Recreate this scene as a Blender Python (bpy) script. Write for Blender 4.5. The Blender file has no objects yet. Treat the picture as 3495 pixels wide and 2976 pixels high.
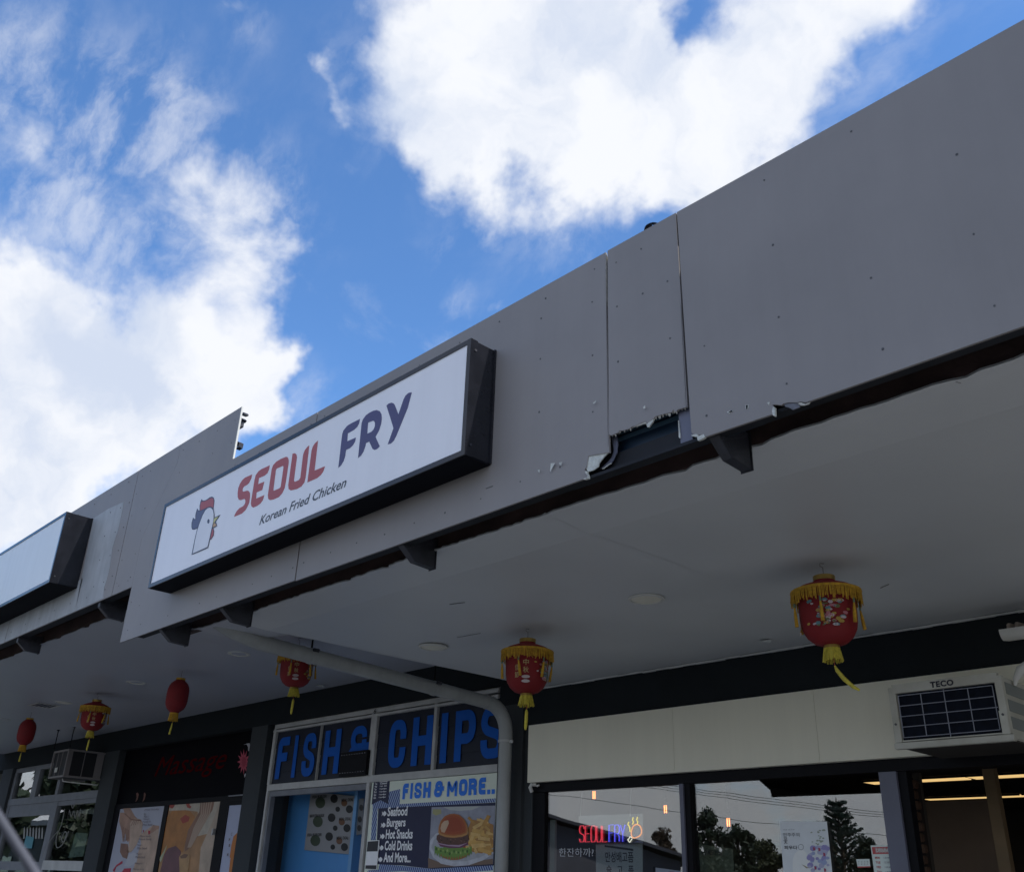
import bpy, bmesh, math, random
import numpy as np
from mathutils import Vector, Matrix
from mathutils.geometry import tessellate_polygon
random.seed(7); np.random.seed(7)
S = bpy.context.scene
COL = S.collection

# ------------------------------------------------------------------ camera
CAMZ = 1.6
FPX = 3225.0
YAW, PITCH, ROLL = math.radians(-47.145), math.radians(25.443), math.radians(2.009)
fw = Vector((math.sin(YAW)*math.cos(PITCH), math.cos(YAW)*math.cos(PITCH), math.sin(PITCH)))
rt0 = Vector((math.cos(YAW), -math.sin(YAW), 0)); up0 = rt0.cross(fw)
rt = rt0*math.cos(ROLL) + up0*math.sin(ROLL); up = up0*math.cos(ROLL) - rt0*math.sin(ROLL)
cd = bpy.data.cameras.new('camera'); cam = bpy.data.objects.new('camera', cd); COL.objects.link(cam)
M = Matrix((rt, up, -fw)).transposed().to_4x4(); M.translation = (0, 0, CAMZ)
cam.matrix_world = M
cd.sensor_width = 36; cd.sensor_fit = 'HORIZONTAL'; cd.lens = 36*FPX/3495
cd.clip_start = 0.05; cd.clip_end = 600
cd.dof.use_dof = True; cd.dof.focus_distance = 7.5; cd.dof.aperture_fstop = 11
S.camera = cam

def ray(px, py):
    return rt*((px-1747.5)/FPX) + up*(-(py-1488)/FPX) + fw
def at(px, py, Y):
    d = ray(px, py); t = Y/d.y; return Vector((d.x*t, Y, d.z*t+CAMZ))
def atz(px, py, Z):
    d = ray(px, py); t = (Z-CAMZ)/d.z; return Vector((d.x*t, d.y*t, Z))
def atx(px, py, X):
    d = ray(px, py); t = X/d.x; return Vector((X, d.y*t, d.z*t+CAMZ))
def crop(x0, y0, s):
    return lambda x, y: (x0+x/s, y0+y/s)

# ------------------------------------------------------------------ world, sun, exposure
SUN_EL, SUN_AZ = math.radians(52), math.radians(76)      # azimuth from +Y towards +X: just behind the plane of the fascia
W = bpy.data.worlds.new('World'); S.world = W; W.use_nodes = True
nt = W.node_tree; nt.nodes.clear(); N = nt.nodes; Lk = nt.links.new
STR = 0.10
out = N.new('ShaderNodeOutputWorld'); bg = N.new('ShaderNodeBackground'); bg.inputs[1].default_value = STR
sky = N.new('ShaderNodeTexSky'); sky.sky_type = 'NISHITA'; sky.sun_disc = False
sky.sun_elevation = SUN_EL; sky.sun_rotation = SUN_AZ; sky.air_density = 1.0; sky.dust_density = 0.3; sky.ozone_density = 2.5
tc = N.new('ShaderNodeTexCoord')
def vm(op, a, b=None, sc=None):
    n = N.new('ShaderNodeVectorMath'); n.operation = op
    for i, v in ((0, a), (1, b)):
        if v is None: continue
        if hasattr(v, 'is_linked') or isinstance(v, bpy.types.NodeSocket): Lk(v, n.inputs[i])
        else: n.inputs[i].default_value = v
    if sc is not None:
        if isinstance(sc, bpy.types.NodeSocket): Lk(sc, n.inputs[3])
        else: n.inputs[3].default_value = sc
    return n.outputs['Value'] if op in ('DOT_PRODUCT', 'LENGTH', 'DISTANCE') else n.outputs['Vector']
def mm(op, a, b=None, c=None, clamp=False):
    n = N.new('ShaderNodeMath'); n.operation = op; n.use_clamp = clamp
    for i, v in ((0, a), (1, b), (2, c)):
        if v is None: continue
        if isinstance(v, bpy.types.NodeSocket): Lk(v, n.inputs[i])
        else: n.inputs[i].default_value = v
    return n.outputs[0]
def noise(vec, scale, detail, rough=0.55, dist=0.0):
    n = N.new('ShaderNodeTexNoise'); Lk(vec, n.inputs['Vector'])
    n.inputs['Scale'].default_value = scale; n.inputs['Detail'].default_value = detail
    n.inputs['Roughness'].default_value = rough; n.inputs['Distortion'].default_value = dist
    return n
dirv = tc.outputs['Generated']
wn = noise(dirv, 7, 5, 0.6)
wv = vm('SCALE', vm('SUBTRACT', wn.outputs['Color'], (0.5, 0.5, 0.5)), None, 0.16)
dw = vm('NORMALIZE', vm('ADD', dirv, wv))
# cumulus banks of the photographed sky: (x, y, radius, weight) measured on a 2072 px wide picture
BLOBS = [(800,60,100,.38),(1400,70,55,-.55),(920,180,150,1.0),(1000,60,190,1.2),(1150,180,200,1.4),(1300,90,120,.8),(1280,290,150,1.05),(1450,260,160,1.1),
 (1560,130,120,.9),(1700,60,130,1.0),(1640,210,110,.75),(1000,310,120,.9),(880,320,80,.6),(1150,380,75,.55),(1350,400,70,.7),
 (1530,-60,120,1.0),(1750,-80,150,1.0),(1100,-120,200,1.2),(760,-60,80,.3),
 (640,160,38,.5),(680,215,30,.45),(930,585,36,.42),(1010,625,34,.42),(1850,10,70,.4),
 (60,600,120,1.0),(30,720,170,1.3),(210,700,150,1.3),(380,640,120,1.1),(480,520,80,.8),(430,430,90,.62),(380,350,70,.42),(540,600,70,.8),
 (540,720,80,.8),(420,780,120,1.0),(120,860,120,.9),(280,890,110,1.0),(60,960,120,1.1),(160,1010,120,1.0),(560,830,70,.75),(20,1080,120,1.0),
 (-120,800,200,1.2),(-100,1000,150,1.1),(60,300,90,.42),(150,380,90,.38),(250,470,80,.32),(20,200,60,.3),(40,40,50,.32),(460,20,40,.25),
 (370,220,42,.36),(270,190,40,.2),(860,470,35,.22),(700,440,30,.2)]
VEIL = [(120,330,230,.9),(40,120,150,.7),(300,420,180,1.0),(330,200,90,.6),(250,240,70,.5),(760,180,120,.7),(1780,120,160,.6),(1120,440,130,.6),(540,460,90,.7),(600,820,80,.8),(930,600,60,.7),(480,60,50,.5),(870,480,60,.5),(1620,330,90,.6)]
BLOBS = [b for b in BLOBS if b[2] > 28] + [(500,800,90,.9),(590,700,60,.6),(480,700,110,.9),(560,500,50,.5),(340,480,70,.45)]
acc2 = None
for (bx, by, br, bw) in VEIL:
    c = ray(bx*1.6868, by*1.6868).normalized(); r = br*1.6868/FPX*0.85
    d = vm('SUBTRACT', dw, tuple(c)); dd = vm('DOT_PRODUCT', d, d)
    e = mm('EXPONENT', mm('MULTIPLY', dd, -1/(r*r)))
    acc2 = mm('MULTIPLY_ADD', e, bw, acc2 if acc2 is not None else 0.0)
acc = None
for (bx, by, br, bw) in BLOBS:
    c = ray(bx*1.6868, by*1.6868).normalized(); r = br*1.6868/FPX*0.78
    d = vm('SUBTRACT', dw, tuple(c)); dd = vm('DOT_PRODUCT', d, d)
    e = mm('EXPONENT', mm('MULTIPLY', dd, -1/(r*r)))
    acc = mm('MULTIPLY_ADD', e, bw, acc if acc is not None else 0.0)
# cloud deck elsewhere: a street-side layer projected on a plane overhead
sx = N.new('ShaderNodeSeparateXYZ'); Lk(dirv, sx.inputs[0])
zc = mm('ADD', mm('MAXIMUM', sx.outputs[2], 0.0), 0.18)
pl = vm('SCALE', dirv, None, mm('DIVIDE', 1.0, zc))
dk = noise(pl, 0.9, 6, 0.55)
dist_ph = vm('DISTANCE', dirv, tuple(ray(1300, 1100).normalized()))
mr = N.new('ShaderNodeMapRange'); mr.interpolation_type = 'SMOOTHSTEP'
Lk(dist_ph, mr.inputs[0]); mr.inputs[1].default_value = 0.62; mr.inputs[2].default_value = 1.0
deck = mm('MULTIPLY', mr.outputs[0], mm('ADD', mm('MULTIPLY', dk.outputs[0], 2.2), -0.35))
lowc = mm('MULTIPLY', mm('MULTIPLY', mm('SUBTRACT', 1.0, mm('MULTIPLY', sx.outputs[2], 4.0), None, True), 0.75), mr.outputs[0])
deck = mm('ADD', deck, lowc)
n1 = noise(dirv, 9, 9, 0.62, 0.3)
n2 = noise(pl, 7, 8, 0.6)
dens = mm('ADD', mm('ADD', acc, deck), mm('ADD', mm('MULTIPLY_ADD', n1.outputs[0], 2.1, -1.05), mm('MULTIPLY_ADD', n2.outputs[0], 0.5, -0.25)))
al = N.new('ShaderNodeMapRange'); al.interpolation_type = 'SMOOTHSTEP'; Lk(dens, al.inputs[0])
al.inputs[1].default_value = 0.16; al.inputs[2].default_value = 1.30
strk = N.new('ShaderNodeMapping'); Lk(vm('ADD', dirv, vm('SCALE', wv, None, 0.3)), strk.inputs[0]); strk.inputs['Rotation'].default_value = (0.4, 0.9, 0.6); strk.inputs['Scale'].default_value = (5, 14, 9)
n4 = noise(strk.outputs[0], 1.6, 8, 0.62)
vk = N.new('ShaderNodeMapRange'); vk.interpolation_type = 'SMOOTHSTEP'; Lk(n4.outputs[0], vk.inputs[0]); vk.inputs[1].default_value = 0.38; vk.inputs[2].default_value = 0.72
veil = mm('MULTIPLY', mm('MULTIPLY', mm('MINIMUM', acc2, 1.0), vk.outputs[0]), 0.50)
alpha = mm('MAXIMUM', al.outputs[0], veil)
n3 = noise(dw, 6, 6, 0.55)
shd = N.new('ShaderNodeMapRange'); shd.interpolation_type = 'SMOOTHSTEP'; Lk(n3.outputs[0], shd.inputs[0])
shd.inputs[1].default_value = 0.30; shd.inputs[2].default_value = 0.58
cc = N.new('ShaderNodeMix'); cc.data_type = 'RGBA'; Lk(shd.outputs[0], cc.inputs[0])
cc.inputs[6].default_value = (5.8, 6.5, 7.9, 1); cc.inputs[7].default_value = (8.4, 8.6, 9.05, 1)
blu = vm('MULTIPLY', sky.outputs[0], (1.15, 1.62, 2.05))
mx = N.new('ShaderNodeMix'); mx.data_type = 'RGBA'; Lk(alpha, mx.inputs[0]); Lk(blu, mx.inputs[6]); Lk(cc.outputs[2], mx.inputs[7])
Lk(mx.outputs[2], bg.inputs[0]); Lk(bg.outputs[0], out.inputs[0])
W.cycles.sampling_method = 'MANUAL'; W.cycles.sample_map_resolution = 512

sd = bpy.data.lights.new('sun', 'SUN'); sd.energy = 3.4; sd.angle = math.radians(0.5); sd.color = (1, 0.95, 0.88)
so = bpy.data.objects.new('sun', sd); COL.objects.link(so)
sdir = Vector((math.sin(SUN_AZ)*math.cos(SUN_EL), math.cos(SUN_AZ)*math.cos(SUN_EL), math.sin(SUN_EL)))
so.rotation_euler = sdir.to_track_quat('Z', 'Y').to_euler(); so.location = (0, 0, 30)
S.view_settings.view_transform = 'Standard'; S.view_settings.look = 'None'
S.view_settings.exposure = 0.17; S.view_settings.gamma = 1.0; S.view_settings.use_curve_mapping = False
S.render.engine = 'CYCLES'
S.cycles.use_denoising = True; S.cycles.max_bounces = 8; S.cycles.transparent_max_bounces = 16
S.cycles.sample_clamp_indirect = 4.0

# ------------------------------------------------------------------ materials
MATS = {}
def mat(name, col, rough=0.6, metal=0.0, var=0.06, vscale=3.0, bump=0.0, bscale=60, spec=0.5, emit=None, es=1.0, dirt=None, streak=False):
    if name in MATS: return MATS[name]
    m = bpy.data.materials.new(name); m.use_nodes = True; t = m.node_tree; b = t.nodes['Principled BSDF']
    b.inputs['Roughness'].default_value = rough; b.inputs['Metallic'].default_value = metal
    b.inputs['Specular IOR Level'].default_value = spec
    g = t.nodes.new('ShaderNodeTexCoord')
    n = t.nodes.new('ShaderNodeTexNoise'); n.inputs['Scale'].default_value = vscale; n.inputs['Detail'].default_value = 6; n.inputs['Roughness'].default_value = 0.6
    mp = t.nodes.new('ShaderNodeMapping'); t.links.new(g.outputs['Object'], mp.inputs[0]); t.links.new(mp.outputs[0], n.inputs['Vector'])
    if streak: mp.inputs['Scale'].default_value = (5, 5, 0.35)
    r = t.nodes.new('ShaderNodeMix'); r.data_type = 'RGBA'
    lo = [max(0, c*(1-var)) for c in col]; hi = [min(1, c*(1+var)) for c in col]
    if dirt: lo = [a*0.5+b2*0.5 for a, b2 in zip(lo, dirt)]
    k = t.nodes.new('ShaderNodeMapRange'); k.inputs[1].default_value = 0.32; k.inputs[2].default_value = 0.68
    t.links.new(n.outputs[0], k.inputs[0]); t.links.new(k.outputs[0], r.inputs[0])
    r.inputs[6].default_value = (*lo, 1); r.inputs[7].default_value = (*hi, 1)
    t.links.new(r.outputs[2], b.inputs['Base Color'])
    k2 = t.nodes.new('ShaderNodeMapRange'); k2.inputs[3].default_value = max(0, rough-0.07); k2.inputs[4].default_value = min(1, rough+0.1)
    t.links.new(n.outputs[0], k2.inputs[0]); t.links.new(k2.outputs[0], b.inputs['Roughness'])
    if bump:
        n2_ = t.nodes.new('ShaderNodeTexNoise'); n2_.inputs['Scale'].default_value = bscale; n2_.inputs['Detail'].default_value = 4
        t.links.new(g.outputs['Object'], n2_.inputs['Vector'])
        bp = t.nodes.new('ShaderNodeBump'); bp.inputs['Strength'].default_value = bump; bp.inputs['Distance'].default_value = 0.01
        t.links.new(n2_.outputs[0], bp.inputs['Height']); t.links.new(bp.outputs[0], b.inputs['Normal'])
    if emit:
        b.inputs['Emission Color'].default_value = (*emit, 1); b.inputs['Emission Strength'].default_value = es
    MATS[name] = m; return m
def glassmat(name, tint=(0.9, 0.93, 0.92), f0=0.09, rough=0.0):
    if name in MATS: return MATS[name]
    m = bpy.data.materials.new(name); m.use_nodes = True; t = m.node_tree; t.nodes.clear()
    o = t.nodes.new('ShaderNodeOutputMaterial'); mix = t.nodes.new('ShaderNodeMixShader')
    tr = t.nodes.new('ShaderNodeBsdfTransparent'); tr.inputs[0].default_value = (*tint, 1)
    gl = t.nodes.new('ShaderNodeBsdfGlossy'); gl.inputs['Roughness'].default_value = rough
    n = t.nodes.new('ShaderNodeTexNoise'); n.inputs['Scale'].default_value = 1.2; g = t.nodes.new('ShaderNodeTexCoord'); t.links.new(g.outputs['Object'], n.inputs[0])
    bp = t.nodes.new('ShaderNodeBump'); bp.inputs['Strength'].default_value = 0.05; bp.inputs['Distance'].default_value = 0.02
    t.links.new(n.outputs[0], bp.inputs['Height']); t.links.new(bp.outputs[0], gl.inputs['Normal'])
    lw = t.nodes.new('ShaderNodeLayerWeight'); lw.inputs[0].default_value = 0.5
    p = t.nodes.new('ShaderNodeMath'); p.operation = 'POWER'; p.inputs[1].default_value = 4; t.links.new(lw.outputs['Facing'], p.inputs[0])
    q = t.nodes.new('ShaderNodeMath'); q.operation = 'MULTIPLY_ADD'; q.inputs[1].default_value = 1-f0; q.inputs[2].default_value = f0
    t.links.new(p.outputs[0], q.inputs[0]); t.links.new(q.outputs[0], mix.inputs[0])
    t.links.new(tr.outputs[0], mix.inputs[1]); t.links.new(gl.outputs[0], mix.inputs[2]); t.links.new(mix.outputs[0], o.inputs[0])
    MATS[name] = m; return m
def stripemat(name, c1, c2, scale, ang):
    m = bpy.data.materials.new(name); m.use_nodes = True; t = m.node_tree; b = t.nodes['Principled BSDF']
    g = t.nodes.new('ShaderNodeTexCoord'); mp = t.nodes.new('ShaderNodeMapping'); mp.inputs['Rotation'].default_value = (0, ang, 0)
    w = t.nodes.new('ShaderNodeTexWave'); w.inputs['Scale'].default_value = scale; w.bands_direction = 'X'
    t.links.new(g.outputs['Object'], mp.inputs[0]); t.links.new(mp.outputs[0], w.inputs[0])
    r = t.nodes.new('ShaderNodeValToRGB'); r.color_ramp.elements[0].position = 0.45; r.color_ramp.elements[1].position = 0.55
    r.color_ramp.elements[0].color = (*c1, 1); r.color_ramp.elements[1].color = (*c2, 1)
    t.links.new(w.outputs[0], r.inputs[0]); t.links.new(r.outputs[0], b.inputs['Base Color']); b.inputs['Roughness'].default_value = 0.4
    MATS[name] = m; return m

fascia_m = mat('fascia_grey_paint', (0.275, 0.257, 0.252), 0.5, var=0.10, vscale=1.0, bump=0.10, bscale=3.0, streak=False)
def add_streaks(m, lo, hi):
    t = m.node_tree; b = t.nodes['Principled BSDF']; src = b.inputs['Base Color'].links[0].from_socket
    g = t.nodes.new('ShaderNodeTexCoord'); mp = t.nodes.new('ShaderNodeMapping'); mp.inputs['Scale'].default_value = (7, 7, 0.55); t.links.new(g.outputs['Object'], mp.inputs[0])
    n = t.nodes.new('ShaderNodeTexNoise'); n.inputs['Scale'].default_value = 1.6; n.inputs['Detail'].default_value = 7; n.inputs['Roughness'].default_value = 0.65; t.links.new(mp.outputs[0], n.inputs['Vector'])
    k = t.nodes.new('ShaderNodeMapRange'); k.inputs[1].default_value = 0.3; k.inputs[2].default_value = 0.7; k.inputs[3].default_value = lo; k.inputs[4].default_value = hi; t.links.new(n.outputs[0], k.inputs[0])
    v = t.nodes.new('ShaderNodeVectorMath'); v.operation = 'SCALE'; t.links.new(src, v.inputs[0]); t.links.new(k.outputs[0], v.inputs[3]); t.links.new(v.outputs[0], b.inputs['Base Color'])
add_streaks(fascia_m, 0.965, 1.02)
fascia_old = mat('fascia_faded_paint', (0.40, 0.42, 0.44), 0.6, var=0.14, vscale=3.5, bump=0.05, bscale=200)
board_core = mat('fibre_cement_core', (0.62, 0.64, 0.60), 0.9, var=0.2, vscale=40, bump=0.5, bscale=150)
edge_m = mat('raw_board_edge', (0.45, 0.44, 0.40), 0.9, var=0.3, vscale=50)
screw_m = mat('dark_screw', (0.07, 0.07, 0.075), 0.5)
dark_steel = mat('dark_steel', (0.030, 0.032, 0.042), 0.45, var=0.4, vscale=9, bump=0.15, bscale=40)
flash_m = mat('dark_flashing', (0.020, 0.022, 0.027), 0.6, var=0.3, spec=0.2)
gutter_m = mat('blue_grey_gutter', (0.014, 0.036, 0.072), 0.4, var=0.3)
rib_m = mat('gutter_rib', (0.09, 0.17, 0.24), 0.3)  # paler than the gutter sheet, highlight lines put into the colour
timber_m = mat('brown_timber', (0.060, 0.036, 0.032), 0.8, var=0.4, vscale=5, bump=0.2)
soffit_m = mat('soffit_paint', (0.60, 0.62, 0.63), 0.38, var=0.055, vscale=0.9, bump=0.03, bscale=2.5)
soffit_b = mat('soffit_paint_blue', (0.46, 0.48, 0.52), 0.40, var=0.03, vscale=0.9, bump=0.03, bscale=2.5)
trim_w = mat('white_trim', (0.6, 0.61, 0.6), 0.6, var=0.15)
wall_m = mat('charcoal_wall', (0.020, 0.024, 0.027), 0.85, spec=0.1, var=0.12, vscale=2, bump=0.15, bscale=90)
col_m = mat('charcoal_render', (0.050, 0.056, 0.060), 0.8, spec=0.25, var=0.12, vscale=2, bump=0.2, bscale=120)
alu_m = mat('pale_aluminium', (0.5, 0.5, 0.48), 0.5, var=0.12, vscale=6)
alu_d = mat('weathered_aluminium', (0.19, 0.20, 0.22), 0.5, var=0.15, vscale=6)
black_fr = mat('black_frame', (0.006, 0.006, 0.008), 0.55, var=0.2, spec=0.15)
slate_fr = mat('slate_frame', (0.12, 0.125, 0.17), 0.4, var=0.12)
box_m = mat('sign_case_black', (0.014, 0.015, 0.020), 0.14, var=0.25, vscale=8, spec=0.4)
base_m = mat('sign_underside_shade', (0.006, 0.007, 0.011), 0.8, spec=0.1)  # near-black, puts the underside's shade into the colour
face_m = mat('sign_acrylic', (0.93, 0.93, 0.97), 0.35, var=0.03, vscale=0.8)
face_b = mat('blank_acrylic', (0.86, 0.90, 0.92), 0.35, var=0.04, vscale=0.8)
pvc_m = mat('painted_pvc', (0.36, 0.375, 0.37), 0.45, var=0.1, vscale=4)
white_p = mat('white_plastic', (0.62, 0.62, 0.58), 0.5, var=0.1)
cream_b = mat('cream_board', (0.83, 0.80, 0.65), 0.55, var=0.02, vscale=1, streak=True)
glass = glassmat('window_glass', f0=0.16)
glass_dark = glassmat('louvre_glass', (0.35, 0.38, 0.45), 0.05)
def flat(name, col, rough=0.5): return mat(name, col, rough, var=0.03, vscale=20)

add_streaks(fascia_old, 0.82, 1.1); add_streaks(face_m, 0.95, 1.0); add_streaks(face_b, 0.92, 1.0); add_streaks(cream_b, 0.96, 1.0); add_streaks(pvc_m, 0.85, 1.05)
# ------------------------------------------------------------------ mesh helpers
def link(name, me, m, parent=None, kind=None, smooth=False):
    o = bpy.data.objects.new(name, me); COL.objects.link(o)
    if m is not None: me.materials.append(m)
    if parent: o.parent = parent
    if kind: o['kind'] = kind
    if smooth: me.polygons.foreach_set('use_smooth', [True]*len(me.polygons))
    return o
def meshof(name, vs, fs):
    me = bpy.data.meshes.new(name); me.from_pydata([tuple(v) for v in vs], [], fs); me.update(); return me
def tag(o, label, cat, group=None, kind=None):
    o['label'] = label; o['category'] = cat
    if group: o['group'] = group
    if kind: o['kind'] = kind
    return o
def thing(name, label, cat, loc=(0, 0, 0), group=None):
    o = bpy.data.objects.new(name, None); COL.objects.link(o); o.location = loc; o.empty_display_size = 0.1
    return tag(o, label, cat, group)
class MB:
    def __init__(s): s.v = []; s.f = []
    def add(s, vs, fs):
        k = len(s.v); s.v += [tuple(v) for v in vs]; s.f += [tuple(i+k for i in f) for f in fs]; return s
    def box(s, x0, x1, y0, y1, z0, z1):
        x0, x1 = sorted((x0, x1)); y0, y1 = sorted((y0, y1)); z0, z1 = sorted((z0, z1))
        return s.add([(x0,y0,z0),(x1,y0,z0),(x1,y1,z0),(x0,y1,z0),(x0,y0,z1),(x1,y0,z1),(x1,y1,z1),(x0,y1,z1)],
              [(0,3,2,1),(4,5,6,7),(0,1,5,4),(1,2,6,5),(2,3,7,6),(3,0,4,7)])
    def bar(s, a, b, w, h=None):
        a = Vector(a); b = Vector(b); d = (b-a).normalized(); h = h or w
        u = d.cross(Vector((0,0,1)));
        if u.length < 1e-3: u = Vector((1,0,0))
        u.normalize(); v = d.cross(u)
        P = [p + u*(sx_*w/2) + v*(sy*h/2) for p in (a, b) for sx_, sy in ((-1,-1),(1,-1),(1,1),(-1,1))]
        return s.add(P, [(0,3,2,1),(4,5,6,7),(0,1,5,4),(1,2,6,5),(2,3,7,6),(3,0,4,7)])
    def tube(s, pts, r, n=10, cap=True, prof=None):
        pts = [Vector(p) for p in pts]; rings = []; u = None
        for i, p in enumerate(pts):
            d = (pts[min(i+1, len(pts)-1)] - pts[max(i-1, 0)]).normalized()
            if u is None:
                u = d.cross(Vector((0.1, 0.2, 1)))
                if u.length < 1e-3: u = d.cross(Vector((1, 0, 0)))
            else: u = u - d*u.dot(d)
            u.normalize(); v = d.cross(u); rr = r if not prof else prof[i]
            rings.append([p + u*(math.cos(2*math.pi*k/n)*rr) + v*(math.sin(2*math.pi*k/n)*rr) for k in range(n)])
        vs = [q for g in rings for q in g]; fs = []
        for i in range(len(pts)-1):
            for k in range(n): fs.append((i*n+k, i*n+(k+1) % n, (i+1)*n+(k+1) % n, (i+1)*n+k))
        if cap: fs.append(tuple(range(n-1, -1, -1))); fs.append(tuple((len(pts)-1)*n+k for k in range(n)))
        return s.add(vs, fs)
    def lathe(s, c, prof, n=24, cap=False):
        c = Vector(c); vs = []; fs = []
        for (r, z) in prof:
            for k in range(n):
                a = 2*math.pi*k/n; vs.append((c.x+r*math.cos(a), c.y+r*math.sin(a), c.z+z))
        for i in range(len(prof)-1):
            for k in range(n): fs.append((i*n+k, (i+1)*n+k, (i+1)*n+(k+1) % n, i*n+(k+1) % n))
        if cap: fs.append(tuple(range(n))); fs.append(tuple((len(prof)-1)*n+k for k in range(n-1, -1, -1)))
        return s.add(vs, fs)
    def obj(s, name, m, parent=None, kind=None, smooth=False, bevel=0):
        me = meshof(name, s.v, s.f)
        bm = bmesh.new(); bm.from_mesh(me); bmesh.ops.recalc_face_normals(bm, faces=bm.faces)
        if bevel:
            es = [e for e in bm.edges if len(e.link_faces) == 2 and e.calc_face_angle(0) > 0.8]
            bmesh.ops.bevel(bm, geom=es, offset=bevel, segments=2, affect='EDGES', clamp_overlap=True)
        bm.to_mesh(me); bm.free()
        o = link(name, me, m, parent, kind, smooth)
        if smooth:
            try: me.set_sharp_from_angle(angle=math.radians(40))
            except Exception: pass
        return o
def box(name, x0, x1, y0, y1, z0, z1, m, parent=None, bevel=0, kind=None):
    return MB().box(x0, x1, y0, y1, z0, z1).obj(name, m, parent, kind, bevel=bevel)
def signed(p): return sum(p[i][0]*p[(i+1) % len(p)][1]-p[(i+1) % len(p)][0]*p[i][1] for i in range(len(p)))
def platemesh(loops, Y, thick):
    """loops: list of closed (x,z) outlines, the first one outer, others holes; front at Y, back at Y+thick"""
    loops = [list(l) for l in loops]
    for i, l in enumerate(loops):
        if (signed(l) < 0) == (i == 0): l.reverse()
    tri = tessellate_polygon([[Vector((p[0], p[1], 0)) for p in l] for l in loops])
    flat_ = [p for l in loops for p in l]; n = len(flat_)
    vs = [(p[0], Y, p[1]) for p in flat_]
    fs = []
    for t in tri:
        a, b, c = [flat_[i] for i in t]
        ar = (b[0]-a[0])*(c[1]-a[1])-(c[0]-a[0])*(b[1]-a[1])
        if abs(ar) < 1e-12: continue
        t = tuple(t) if ar > 0 else tuple(reversed(t))
        fs.append(t)
    if thick:
        vs += [(p[0], Y+thick, p[1]) for p in flat_]
        fs += [tuple(i+n for i in reversed(t)) for t in fs]
        k = 0
        for l in loops:
            m_ = len(l)
            for i in range(m_):
                a, b = k+i, k+(i+1) % m_
                fs.append((a, a+n, b+n, b))
            k += m_
    return vs, fs
def plate(name, loops, Y, thick, m, parent=None, kind=None):
    if not isinstance(loops[0][0], (tuple, list, Vector)): loops = [loops]
    loops = [[(p[0], p[-1]) for p in l] for l in loops]
    vs, fs = platemesh(loops, Y, thick)
    return link(name, meshof(name, vs, fs), m, parent, kind)
def pxplate(name, pts, C, Y, thick, m, parent=None, kind=None):
    """outline measured in a crop C of the photograph, built on the wall plane at distance Y"""
    if isinstance(pts[0][0], (tuple, list)): loops = pts
    else: loops = [pts]
    L = [[(at(*C(*p), Y).x, at(*C(*p), Y).z) for p in l] for l in loops]
    return plate(name, L, Y, thick, m, parent, kind)
def rect(x0, x1, z0, z1): return [(x0, z0), (x1, z0), (x1, z1), (x0, z1)]
def ellipse(cx, cz, rx, rz, n=28, a0=0, a1=360):
    return [(cx+rx*math.cos(math.radians(a0+(a1-a0)*k/(n if a1-a0 == 360 else n-1))), cz+rz*math.sin(math.radians(a0+(a1-a0)*k/(n if a1-a0 == 360 else n-1)))) for k in range(n)]
def text_mesh(s, shear=0.0, offset=0.0, spacing=1.0, res=3, align='LEFT', line=1.0):
    cu = bpy.data.curves.new('lettering', 'FONT'); cu.body = s; cu.shear = shear; cu.offset = offset
    cu.space_character = spacing; cu.resolution_u = res; cu.align_x = align; cu.space_line = line; cu.fill_mode = 'FRONT'
    o = bpy.data.objects.new('lettering', cu); COL.objects.link(o)
    dg = bpy.context.evaluated_depsgraph_get(); dg.update()
    me = bpy.data.meshes.new_from_object(o.evaluated_get(dg)); bpy.data.objects.remove(o); bpy.data.curves.remove(cu)
    return me
def text(s, x0, x1, z0, z1, Y, m, parent=None, name='lettering', shear=0.0, offset=0.0, spacing=1.0, keep=False):
    me = text_mesh(s, shear, offset, spacing)
    co = np.zeros(len(me.vertices)*3); me.vertices.foreach_get('co', co); co = co.reshape(-1, 3)
    if len(co) == 0: return None
    mn, mx_ = co.min(0), co.max(0); w = max(mx_[0]-mn[0], 1e-6); h = max(mx_[1]-mn[1], 1e-6)
    sxx, szz = (x1-x0)/w, (z1-z0)/h
    if keep: sxx = szz = min(sxx, szz)
    r = np.zeros_like(co); r[:, 0] = x0+(co[:, 0]-mn[0])*sxx; r[:, 1] = Y; r[:, 2] = z0+(co[:, 1]-mn[1])*szz
    me.vertices.foreach_set('co', r.ravel()); me.update()
    me.name = name
    return link(name, me, m, parent)
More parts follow.
